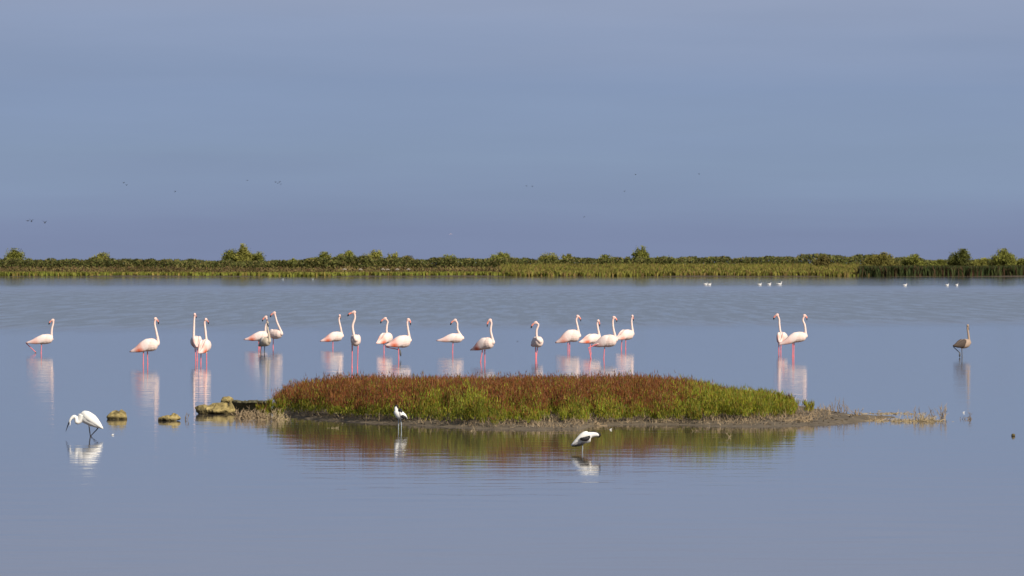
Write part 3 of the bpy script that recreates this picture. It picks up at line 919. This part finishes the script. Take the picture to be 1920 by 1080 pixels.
def slab():
    W, x0 = 771, 470
    q = px_frame(x0, W)
    r = np.random.default_rng(11)
    bm = bmesh.new()
    n = 22
    rows = []
    for k in range(n + 1):
        t = k / n; x = 437 + 70 * t
        top = 750.5 + 1.5 * t + r.normal(0, .5); bo = 774
        under = r.uniform(.02, .06)
        prof = [(-.16 + under, bo), (-.20 + under, 762), (-.30 + r.normal(0, .02), top + 3.2), (-.29 + r.normal(0, .02), top + .4), (-.12, top - .4 + r.normal(0, .3)), (.25, top + r.normal(0, .4)), (.32, 760), (.32, bo)]
        rows.append([bm.verts.new(q(x + r.normal(0, .4), y, d)) for d, y in prof])
    for a, b in zip(rows[:-1], rows[1:]):
        for m in range(7): bm.faces.new((a[m], a[m + 1], b[m + 1], b[m]))
    bm.faces.new(rows[0]); bm.faces.new(rows[-1][::-1])
    bmesh.ops.recalc_face_normals(bm, faces=bm.faces)
    me = bpy.data.meshes.new('slab'); bm.to_mesh(me); bm.free()
    tag(link('slab', me, M['slab'], loc=ground(x0, W)), 'dark weathered slab running from the long rock towards the glasswort', 'slab')
slab()
rock('stone', 'tiny dark stone alone in the water at the right edge', 'stone', [(1900, 816, 4, 2.6, .03, 0)], 1900, 818, M['rock'], vox=.008, rough=.005, seed=7)

# ------------------------------------------------------------------ single plants and twigs round the island
def leafy_bush(label, px, W, H, w, n, red=.1, name='glasswort_bush', greenish=1.0):
    g = ground(px, W)
    z = float(max(mud_z(g[0], g[1]), -.02))
    V, F, C = spindles(*bush_branchlets(0, 0, 0, H, w, n, red, greenish))
    o = link(name, fast_mesh(name, V, F, C), M['leaf'], loc=(g[0], g[1], z))
    tag(o, label, 'bush', 'single glasswort bushes at the ends of the island')
leafy_bush('last tall green bush at the right end of the glasswort thicket', 1478, 787, .33, .13, 420)
leafy_bush('small separate green bush on bare mud right of the thicket', 1516, 783, .18, .12, 260)
leafy_bush('narrow green bush with pointed top in front of the right pair of flamingos', 1458, 787, .38, .12, 420)
leafy_bush('olive bush joining the dark slab to the red thicket', 522, 783, .30, .20, 700, .25, greenish=.9)
leafy_bush('low olive tuft beside the right end of the dark slab', 498, 781, .19, .15, 300, .3, greenish=.85)

def twig_clump(label, px, W, H, w, n, seed, mat='twig', lean=0.5, name='dry_twigs', mat_low=False, thick=1.0):
    r = np.random.default_rng(seed)
    g = ground(px, W)
    z = float(max(mud_z(g[0], g[1]), -.02))
    single = n <= 12
    root = empty(name, (g[0], g[1], z)) if single else None
    B = Mesh()
    for i in range(n):
        if single: B = Mesh()
        l = H * r.uniform(.45, 1.0)
        b0 = np.array([r.normal(0, w * .4), r.normal(0, w * .35), -.02])
        dr = np.array([r.normal(0, lean), r.normal(0, lean), 1.0]); dr /= np.linalg.norm(dr)
        mid = b0 + dr * l * .5 + r.normal(0, .02, 3); tip = b0 + dr * l + r.normal(0, .03, 3)
        if tip[2] < .02: tip[2] = .02
        st = catmull([b0, mid, tip], 7)
        B.loft(st, np.array([.0052, .005, .0046, .0042, .0036, .0028, .0012]) * thick, k=3, ref=(0, 1, 0))
        for j in range(r.integers(1, 5)):
            p = st[r.integers(2, 6)]
            d2 = dr + r.normal(0, .6, 3); d2 /= np.linalg.norm(d2)
            B.loft(np.array([p, p + d2 * l * .15, p + d2 * l * r.uniform(.22, .4)]), np.array([.0035, .003, .001]) * thick, k=3, ref=(0, 1, 0))
        if single: link('stem', B.build('stem', smooth=False), M[mat], root)
    if single:
        tag(root, label, 'dry plant', 'dry twigs standing in the mud and shallow water')
        return
    for i in range(int(n * (3.0 if mat_low else .8))):
        p = np.array([r.normal(0, w * .6), r.normal(0, w * .6), r.uniform(.0, .03)])
        a = r.uniform(0, 6.28); l = r.uniform(.04, .13)
        d2 = np.array([math.cos(a), math.sin(a), r.uniform(-.05, .35)])
        B.loft(np.array([p, p + d2 * l * .5, p + d2 * l]), np.array([.004, .004, .001]) * thick, k=3, ref=(0, 1, 0))
    tag(link(name, B.build(name, smooth=False), M[mat], loc=(g[0], g[1], z)), label, 'dry grass', kind='stuff')
tw = [
    ('grey-brown dry grass tuft growing in front of the dark slab, left half', 458, 785, .22, .22, 60, 'straw', .35),
    ('grey-brown dry grass tuft in front of the right end of the dark slab', 490, 787, .22, .22, 60, 'straw', .35),
    ('dry stems rooted between the dark slab and the thicket', 520, 787, .20, .20, 45, 'palestraw', .3),
    ('tall forked dry twig on the mud right of the small green bush', 1565, 779, .28, .10, 8, 'twig', .28),
    ('slanting dry twig just right of the tall forked twig', 1580, 783, .26, .10, 9, 'twig', .35),
    ('low spreading dry bush on the mud below the small green bush', 1503, 795, .14, .26, 40, 'straw', .9),
    ('short dry tuft at the point where the mud meets the water', 1607, 786, .18, .10, 12, 'straw', .5),
    ('dry tuft near the end of the mud spit, with a low mat of straw', 1640, 788, .12, .25, 22, 'straw', .8),
    ('row of straw floating behind the mud spit', 1668, 776, .10, .38, 34, 'palestraw', .9),
    ('dark stalk with straw between the spit and the largest mound', 1652, 787, .15, .07, 7, 'twig', .4),
    ('straw mat in the middle of the shallow water right of the spit', 1687, 790, .13, .32, 40, 'palestraw', .9),
    ('long bent twig leaning left above the largest straw mound', 1712, 786, .33, .12, 6, 'straw', .55),
    ('largest mound of straw and twigs right of the mud spit', 1735, 790, .20, .24, 60, 'palestraw', .8),
    ('twig fork rising from the right side of the largest mound', 1746, 786, .27, .12, 7, 'twig', .4),
    ('upright dry stems at the right end of the debris', 1768, 784, .30, .09, 10, 'straw', .3),
    ('small dark twig tangle in open water below the brown young flamingo', 1814, 786, .12, .12, 9, 'twig', .8),
    ('thin vertical stalk beside the small dark tangle', 1820, 786, .22, .03, 3, 'twig', .1),
    ('pair of dark stalks in the water left of the long rock', 349, 787, .16, .05, 5, 'twig', .2),
    ('crossed pale twigs in the water in front of the left part of the island', 618, 803, .09, .10, 7, 'palestraw', .9),
    ('broken pale twig in the water below the middle of the island', 880, 808, .09, .12, 7, 'palestraw', 1.0),
    ('small twig in the water below the right part of the island', 1306, 808, .09, .07, 4, 'straw', .8),
    ('curved pale twig standing in the water right of the level-headed avocet', 1368, 820, .12, .05, 3, 'palestraw', .3),
    ('dark flat twig lying on the water right of the mud spit', 1612, 799, .03, .10, 4, 'twig', 2.5),
    ('dry stalk pair on the mud edge at the island centre', 1030, 800, .15, .08, 7, 'palestraw', .3),
    ('brown dry tuft on the mud edge left of centre', 960, 798, .12, .16, 16, 'straw', .6),
    ('dry tuft on the mud edge right of centre', 1120, 798, .10, .16, 14, 'straw', .6),
    ('faded dry tuft at the foot of the right half of the thicket', 1240, 795, .12, .14, 14, 'palestraw', .5),
]
for i, (lab, px, W, H, w, n, mt, ln) in enumerate(tw):
    twig_clump(lab, px, W, H, w, n, 100 + i, mt, ln, name='dry_grass_tuft' if 'grass' in lab or 'tuft' in lab else 'dry_twigs', mat_low=('straw' in lab), thick=1.0)

def feather(label, px, W, ln=.05):
    g = ground(px, W, .004)
    B = Mesh().loft(catmull([(-ln, 0, .0), (0, 0, .004), (ln, .01, .012)], 7), np.array([.002, .004, .007, .008, .007, .004, .002]), np.array([.002, .006, .011, .013, .011, .007, .002]) * .6, k=8)
    tag(link('feather', B.build('feather'), M['white'], loc=g), label, 'feather', 'white feathers floating on the water')
feather('white feather floating right of the egret', 211, 816, .02)
feather('white feather on the water just right of the level-headed avocet', 1145, 806, .02)
feather('white feather by the dark tangle below the brown young flamingo', 1807, 774, .02)

# ------------------------------------------------------------------ far shore vegetation
PAD = 640
def blades(u, depth, H, wd, cols, name, label, cat, ground_z=None):
    """upright tapering blades; u photo columns, depth metres behind the shoreline"""
    n = len(u)
    Y = SHORE + depth; X = (u - 960) / FPX * Y
    Z = bank_z(X, Y) - .05
    a = rng.uniform(0, np.pi, n)
    lean = rng.normal(0, .18, (n, 2)) * H[:, None]
    hw = wd * .5
    dx, dy = np.cos(a) * hw, np.sin(a) * hw
    P = np.stack([X, Y, Z], 1)
    V = np.zeros((n, 5, 3))
    V[:, 0] = P + np.stack([-dx, -dy, np.zeros(n)], 1)
    V[:, 1] = P + np.stack([dx, dy, np.zeros(n)], 1)
    V[:, 2] = P + np.stack([dx * 1.2 + lean[:, 0] * .4, dy * 1.2 + lean[:, 1] * .4, H * .6], 1)
    V[:, 3] = P + np.stack([-dx * 1.2 + lean[:, 0] * .4, -dy * 1.2 + lean[:, 1] * .4, H * .6], 1)
    V[:, 4] = P + np.stack([lean[:, 0], lean[:, 1], H], 1)
    b = np.arange(n)[:, None] * 5
    F = [b + np.array([[0, 1, 2, 3]]), b + np.array([[3, 2, 4]])]
    o = link(name, fast_mesh(name, V.reshape(-1, 3), F, np.repeat(cols, 5, 0)), M['farleaf'])
    tag(o, label, cat, kind='stuff')
def leafcloud(u, depth, H, sz, cols, name, label, cat):
    n = len(u)
    Y = SHORE + depth; X = (u - 960) / FPX * Y
    kx = np.sort(rng.uniform(X.min(), X.max(), int((X.max() - X.min()) / 1.1)))   # unevenly spaced clumps
    hk = np.interp(X, kx, rng.uniform(-.14, .08, len(kx)))
    dome = .93 + hk
    Z = bank_z(X, Y) + H * dome * rng.uniform(0, 1, n) ** .75
    A = rng.normal(0, 1, (n, 3)) + np.array([0, 0, .6]); A /= np.linalg.norm(A, axis=1, keepdims=True)
    Bv = np.cross(A, rng.normal(0, 1, (n, 3))); Bv /= np.linalg.norm(Bv, axis=1, keepdims=True)
    P = np.stack([X, Y, Z], 1); s = sz[:, None]
    V = np.stack([P - A * s, P + Bv * s * .5, P + A * s, P - Bv * s * .5], 1).reshape(-1, 3)
    o = link(name, fast_mesh(name, V, np.arange(n * 4).reshape(n, 4), np.repeat(cols, 4, 0)), M['farleaf'])
    tag(o, label, cat, kind='stuff')
def pick(pal, n, spread=.2):
    pal = np.array(pal)
    return pal[rng.integers(0, len(pal), n)] * rng.uniform(1 - spread, 1 + spread, (n, 1))
def wob(u, k, p):
    r = np.random.default_rng(int(p * 13 + k * 1000))
    out = 0
    for f, a in ((1, .6), (2.3, .4)):
        g = r.uniform(0, 1, 4000)
        x = (np.asarray(u) + 1000) * k * f / 3.1; i = x.astype(int) % 3999; fr = x - np.floor(x); fr = fr * fr * (3 - 2 * fr)
        out = out + a * (g[i] * (1 - fr) + g[i + 1] * fr)
    return out
def top_h(u, depth, y):           # height that reaches photo row y from that depth
    Y = SHORE + depth
    return (CAM_H - (y - HOR) * Y / FPX) - bank_z((u - 960) / FPX * Y, Y)
HEDGE = [(-700, 484), (-400, 486), (-200, 482), (0, 485), (170, 485), (300, 486), (400, 487), (540, 489), (600, 483), (640, 480), (700, 480), (730, 481), (800, 485), (850, 484), (900, 483), (950, 482), (1000, 483),
         (1050, 483), (1180, 482), (1300, 482), (1400, 482), (1480, 478), (1560, 476), (1640, 478), (1700, 484), (1750, 488), (1830, 488), (1920, 486), (2300, 484)]
# mats of low green at the water's edge (left part)
n = 32000
u = rng.uniform(-PAD, 1100, n); dep = rng.uniform(1.5, 24, n)
H = np.clip(top_h(u, dep, 509.5 - 2.0 * wob(u, .055, 1)) * rng.uniform(.5, 1, n), .15, 2)
blades(u, dep, H, rng.uniform(.2, .45, n), pick([(.18, .20, .03), (.20, .20, .04), (.15, .17, .03), (.22, .17, .045)], n), 'low_marsh_grass', 'low yellow-green plants along the left half of the far shore', 'marsh plants')
n = 30000
u = rng.uniform(-PAD, 1010, n); dep = rng.uniform(24, 46, n)
H = np.clip(top_h(u, dep, 499.5 - 3.0 * wob(u, .031, 4)) * rng.uniform(.45, 1, n), .2, 3)
c = pick([(.19, .15, .055), (.16, .10, .05), (.19, .17, .05), (.13, .09, .045)], n)
dk = wob(u, .045, 2)[:, None]
c = c * (.65 + .6 * dk)
leafcloud(u, dep, H, rng.uniform(.12, .28, n), c, 'brown_marsh_scrub', 'brown and reddish scrub behind the low green plants, left half of the far shore', 'scrub')
n = 46000
u = rng.uniform(940, 1640, n); dep = rng.uniform(1.0, 48, n)
H = np.clip(top_h(u, dep, np.interp(dep, [0, 12, 48], [509, 500, 491.5]) - 1.5 * wob(u, .05, 3)) * rng.uniform(.5, 1, n), .25, 3.4)
blades(u, dep, H, rng.uniform(.16, .35, n), pick([(.19, .18, .035), (.22, .19, .045), (.16, .17, .035), (.20, .14, .05)], n), 'tall_marsh_grass', 'tall yellow-green grass along the right of centre of the far shore', 'marsh grass')
n = 120000
u = rng.uniform(-PAD, 1920 + PAD, n); dep = rng.uniform(50, 64, n)
H = np.clip(top_h(u, dep, interp(u, HEDGE) - 1.4 * wob(u, .09, 2) - 1.2 * wob(u, .23, 5)), .3, 5)
leafcloud(u, dep, H, rng.uniform(.16, .36, n), pick([(.105, .115, .032), (.125, .125, .036), (.075, .085, .026), (.15, .125, .045)], n) * (.7 + .5 * wob(u, .13, 1) + .25 * wob(u, .5, 3))[:, None], 'dark_reed_hedge', 'long dark green band of reeds along the back of the far shore', 'reeds')
n = 40000
u = 1612 + (1920 + PAD - 1612) * rng.uniform(0, 1, n); dep = rng.uniform(1.0, 9, n)
H = np.clip(top_h(u, dep, 497.5 - 1.5 * wob(u, .07, 1)) * rng.uniform(.7, 1.03, n), .4, 3.4)
blades(u, dep, H, rng.uniform(.14, .28, n), pick([(.045, .065, .022), (.055, .065, .025), (.09, .055, .03), (.065, .08, .025)], n), 'dark_reed_bed', 'dark reeds standing at the water on the right of the far shore', 'reeds')

def tree(label, px, topy, wpx, dep, tint, seed, lobes=4, name='tamarisk_tree', cat='tree'):
    r = np.random.default_rng(seed)
    Y = SHORE + dep; X = (px - 960) / FPX * Y; z0 = float(bank_z(np.array(X), np.array(Y)))
    H = float(top_h(np.array(px), np.array(dep), topy)) + .1
    w = wpx / FPX * Y / 2
    root = empty(name, (X, Y, z0))
    tag(root, label, cat, 'trees and tall bushes on the far shore')
    B = Mesh()
    ls = []
    for i in range(lobes):
        fx = (i + .5) / lobes * 2 - 1 if lobes > 1 else 0
        fx += r.uniform(-.15, .15)
        hh = H * (1 - .38 * abs(fx) ** 1.5 - (r.uniform(0, .14) if i else 0))
        if i == lobes // 2: hh = H
        c = np.array([fx * w * .72, r.uniform(-.3, .3) * w, hh * .62])
        rad = np.array([w * (.62 if lobes > 1 else 1.0) * (.8 + .8 / lobes), w * .6, hh * .40])
        ls.append((c, rad))
        tr = catmull([(fx * w * .08, 0, -.2), (c[0] * .45, c[1] * .4, hh * .3), c + np.array([0, 0, rad[2] * .6])], 6)
        B.loft(tr, np.array([.11, .095, .08, .06, .04, .015]) * (H / 4 + .4), k=6)
        for j in range(4):
            p = tr[2 + j % 3]; e_ = c + r.normal(0, .45, 3) * rad
            B.loft(catmull([p, (p + e_) / 2 + r.normal(0, .08, 3), e_], 4), np.array([.04, .03, .02, .008]) * (H / 4 + .3), k=4)
    link('trunk', B.build('trunk'), M['bark'], root)
    P, Cc = [], []
    for c, rad in ls:
        m = int(1100 * max(1, rad[0] * rad[2]) ** .8)
        nb = max(14, int(m / 50))
        d = r.normal(0, 1, (nb, 3)); d /= np.linalg.norm(d, axis=1, keepdims=True)
        cl = c + d * rad * r.uniform(.25, .85, (nb, 1))
        k = r.integers(0, nb, m)
        P.append(cl[k] + r.normal(0, 1, (m, 3)) * rad * .17)
        Cc.append(np.array(tint) * r.uniform(.7, 1.3, (nb, 1))[k] * r.uniform(.8, 1.2, (m, 1)))
    P = np.concatenate(P); Cc = np.concatenate(Cc)
    P[:, 2] = np.where(P[:, 2] > H, H - r.uniform(0, .5, len(P)), np.maximum(P[:, 2], .1))
    n = len(P)
    A = r.normal(0, 1, (n, 3)); A /= np.linalg.norm(A, axis=1, keepdims=True)
    Bv = np.cross(A, r.normal(0, 1, (n, 3))); Bv /= np.linalg.norm(Bv, axis=1, keepdims=True)
    sz = r.uniform(.10, .22, (n, 1))
    V = np.stack([P - A * sz, P + Bv * sz * .5, P + A * sz, P - Bv * sz * .5], 1).reshape(-1, 3)
    F = np.arange(n * 4).reshape(n, 4)
    link('crown', fast_mesh('crown', V, F, np.repeat(Cc, 4, 0)), M['farleaf'], root)
G1, G2, G3 = (.20, .205, .045), (.26, .25, .06), (.11, .13, .035)
trees = [
    ('small pointed tree standing by itself near the left edge of the far shore', 26, 466, 26, 60, G1, 1),
    ('pale two-part bush behind the reeds between the left tree and the big clump', 187, 473.5, 38, 62, G2, 2),
    ('left, lower crown of the big tree clump left of centre', 431, 467, 26, 58, G1, 1),
    ('tallest rounded tree of the big clump left of centre', 455, 458, 34, 57, G2, 3),
    ('right, sloping bush of the big clump left of centre', 479, 472, 34, 60, G1, 2),
    ('low wide bush alone between the big clump and the long bush row', 549, 485, 40, 55, G1, 3),
    ('first rounded bush at the left end of the long bush row', 607, 472.5, 48, 56, G1, 3),
    ('low bush just left of the long bush row', 585, 484, 28, 54, G2, 2),
    ('dense bush in the middle of the long bush row', 651, 470.5, 42, 57, G1, 3),
    ('paler bush at the right end of the long bush row', 698, 469, 36, 56, G2, 2),
    ('sharp-topped bush next right of the long bush row', 736, 472.5, 24, 57, G2, 2),
    ('low brownish bush left of the small round one near centre', 765, 480, 48, 58, (.17, .15, .045), 3),
    ('small pointed bush left of the twin-topped bush', 841, 477, 24, 57, G1, 1),
    ('twin-topped bush near the centre of the far shore', 938, 471, 46, 56, G1, 2),
    ('small round pale bush just right of centre on the reed line', 1026, 474, 26, 56, G2, 1),
    ('low bush between the small round pale one and the tallest tree', 1062, 476.5, 26, 58, G2, 2),
    ('low rounded bush well left of the tallest tree', 1135, 478, 40, 57, G1, 3),
    ('tallest tree of the far shore, with a pointed crown right of centre', 1205, 461.5, 40, 57, G1, 3),
    ('low bush tucked against the right side of the tallest tree', 1238, 480, 34, 58, G1, 2),
    ('reddish brown upright bush standing forward in the grass', 1543, 479, 30, 30, (.17, .14, .045), 2),
    ('broad yellowish bush where the dark reed bed begins', 1650, 473, 66, 40, (.19, .17, .045), 4),
    ('low green bush between the broad one and the two right-hand trees', 1714, 477, 46, 42, G1, 3),
    ('small bush left of the round tree behind the dark reed bed', 1760, 486, 32, 42, G1, 2),
    ('round dense tree, left of the two at the right end', 1798, 467, 40, 44, (.13, .14, .035), 2),
    ('low pale bush between the two trees at the right end', 1838, 484, 34, 44, G2, 2),
    ('wide tree with two-part crown at the right edge', 1882, 466, 48, 44, G1, 3),
    ('low bush cut by the right edge of the photo', 1922, 480, 34, 44, G1, 2),
]
for i, (lab, px, ty, w, dep, c, lb) in enumerate(trees):
    tree(lab, px, ty, w, dep, c, 300 + i, lb, name='shore_bush' if 'bush' in lab else 'shore_tree', cat='bush' if 'bush' in lab else 'tree')
for i, (px, dep) in enumerate([(646, 20), (676, 18), (718, 20), (727, 18), (745, 19), (766, 20)]):
    Y = SHORE + dep; X = (px - 960) / FPX * Y
    B = Mesh().loft(catmull([(-.35, 0, .1), (0, .05, .2), (.35, 0, .08)], 6), np.array([.03, .10, .14, .12, .08, .03]), k=7)
    me = B.build('pale_stone', smooth=False)
    o = link('pale_stone', me, material('pale_stone', (.34, .29, .23), .9, .2, 5), loc=(X, Y, float(bank_z(np.array(X), np.array(Y))) + .75))
    o.scale = (1 + .3 * random.random(), 1, 1 + .3 * random.random())
    tag(o, ['leftmost pale stone in the scrub below the long bush row', 'pale stone second from the left in the scrub below the bush row', 'left one of two close pale stones below the sharp-topped bush',
            'right one of two close pale stones below the sharp-topped bush', 'flat pale stone second from the right in the far scrub', 'rightmost pale stone in the scrub of the far shore'][i], 'stone', 'pale stones in the scrub of the far shore')

# ------------------------------------------------------------------ distant birds
def floating_gull(label, px, W, length=.42, up=False, mat='white'):
    root = empty('gull', ground(px, W))
    tag(root, label, 'gull', 'white birds resting on the far water')
    l = length; f = 1
    B = Mesh()
    B.loft(catmull([(-l * .55, 0, .12), (-l * .2, 0, .08), (l * .15, 0, .07), (l * .38, 0, .10)], 10), np.interp(np.linspace(0, 1, 10), [0, .4, .8, 1], [.01, .085, .085, .03]), k=10)
    hz = .24 if not up else .34
    B.loft(catmull([(l * .3, 0, .1), (l * .36, 0, (hz + .1) / 2), (l * .40, 0, hz)], 6), np.array([.06, .05, .04, .04, .04, .03]), k=8, ref=(0, 1, 0))
    B.loft(catmull([(l * .34, 0, hz), (l * .42, 0, hz + .01), (l * .5, 0, hz - .01)], 5), np.array([.02, .045, .048, .035, .012]), k=8)
    link('body', remeshed(B.build('gull_body'), .014), M[mat], root)
    bk = Mesh().loft(np.array([(l * .49, 0, hz - .01), (l * .55, 0, hz - .015), (l * .62, 0, hz - .03)]), np.array([.012, .010, .003]), k=6)
    link('beak', bk.build('beak'), M['beakpink'], root)
    for sg in (1, -1):
        w = Mesh().loft(catmull([(l * .2, sg * .06, .13), (-l * .2, sg * .07, .14), (-l * .68, sg * .02, .15)], 8), np.interp(np.linspace(0, 1, 8), [0, .3, 1], [.02, .055, .006]), np.interp(np.linspace(0, 1, 8), [0, .3, 1], [.01, .03, .005]), k=8)
        link('wing', w.build('wing'), M[mat], root)
    return root
floating_gull('left bird of the touching white pair below the tall far grass', 1323, 534.5)
floating_gull('right bird of the touching white pair below the tall far grass', 1330, 535)
floating_gull('left bird of the three spaced white birds on the far water', 1424.5, 535)
floating_gull('middle bird of the three spaced white birds on the far water', 1442.5, 534.5)
floating_gull('right bird of the three, largest and with its neck raised', 1461.5, 534, .6, True)
floating_gull('lone white bird on the far water in front of the dark reed bed', 1697, 536.5)
floating_gull('left bird of the two faint white birds near the right end of the far water', 1776, 536.5, .34)
floating_gull('right bird of the two faint white birds near the right end of the far water', 1794, 536.5, .3)
floating_gull('faint pale bird close to the far shore left of centre', 530, 525, .36, mat='blueskin')
floating_gull('faint bird close to the far shore below the low bush left of the bush row', 586, 525, .3, mat='blueskin')

def flying_bird(label, px, py, d, span, yaw, flap, mat='black', pink=False):
    X = (px - 960) / FPX * d; Z = CAM_H + (HOR - py) / FPX * d
    root = empty('flying_bird', (X, d, Z)); root.rotation_euler = (0, 0, yaw)
    tag(root, label, 'bird', 'birds flying in the distance')
    l = span * .5
    B = Mesh()
    B.loft(catmull([(-l * .55, 0, 0), (-l * .2, 0, 0), (l * .15, 0, 0), (l * .5, 0, .02)], 10), np.interp(np.linspace(0, 1, 10), [0, .45, .8, 1], [.01, .11, .08, .03]) * l, k=10)
    if pink:
        B.loft(catmull([(l * .4, 0, .02), (l * .9, 0, .03), (l * 1.2, 0, .01)], 6), np.array([.05, .04, .035, .035, .045, .02]) * l, k=8)
        B.loft(np.array([(-l * .4, 0, 0), (-l * .8, 0, 0), (-l * 1.2, 0, -.02)]), np.array([.04, .03, .02]) * l, k=6)
    link('body', B.build('bird_body'), M[mat], root)
    for sg in (1, -1):
        w = Mesh()
        w.loft(catmull([(l * .1, sg * l * .05, .02), (l * .15, sg * l * .4 * math.cos(flap), l * .4 * math.sin(flap)), (-l * .05, sg * l * math.cos(flap * .6), l * .8 * math.sin(flap))], 8),
               np.full(8, .025) * l, np.interp(np.linspace(0, 1, 8), [0, .4, 1], [.2, .17, .03]) * l, k=8)
        link('wing', w.build('wing'), M[mat], root)
fl = [
    ('left bird of the low flying pair at the far left, body level', 52, 414, .5, 0.1),
    ('dark bird with raised wings, second of the low birds at the far left', 59, 415.5, .9, 1.2),
    ('third low bird at the far left, a little apart on the right', 84, 418, .7, 1.0),
    ('higher bird of the faint left pair above the isolated left trees', 232, 343, .5, .7),
    ('lower bird of the faint left pair above the isolated left trees', 237.5, 347, -.4, .5),
    ('faint bird right of the left pair, halfway to the big tree clump', 328, 359.5, .4, .6),
    ('single faint bird nearly above the big tree clump', 464, 338.5, .5, .3),
    ('darkest bird of the tight flock above the group of three flamingos', 516.5, 341.8, .6, .8),
    ('second bird in the tight flock, slightly lower', 521, 343.5, .6, .4),
    ('upper right bird of the tight flock', 524.5, 341.5, .6, .8),
    ('lowest and rightmost bird of the tight flock', 526.5, 345.5, .6, .4),
    ('left bird of the pair flying above the centre', 987, 349, .5, .6),
    ('right bird of the pair flying above the centre', 998, 350, .5, .8),
    ('high lone bird right of centre, left of the highest on the right', 1191.5, 327.5, .4, .6),
    ('highest lone bird on the right', 1310.5, 326.5, .4, .6),
    ('lone bird below and left of the two high ones', 1170.5, 359, .4, .7),
    ('low lone bird above the pale bushes right of centre', 1095, 407, .4, .7),
]
for i, (lab, px, py, yw, fp) in enumerate(fl):
    big = px < 100
    flying_bird(lab, px, py, 900 + 20 * i, 1.1 if big else .7, yw * 1.5, fp)
M['farpink'] = material('far_pink_plumage', (.8, .6, .6), .8, .05)
flying_bird('pale pink flamingo flying low in the distance above the centre', 845, 439, 1900, 1.0, .2, .5, 'farpink', True)
flying_bird('tiny dark bird flying just over the water between the coral-winged and front-facing flamingos', 970, 641, 140, .09, .6, 1.1)
print('scene built')
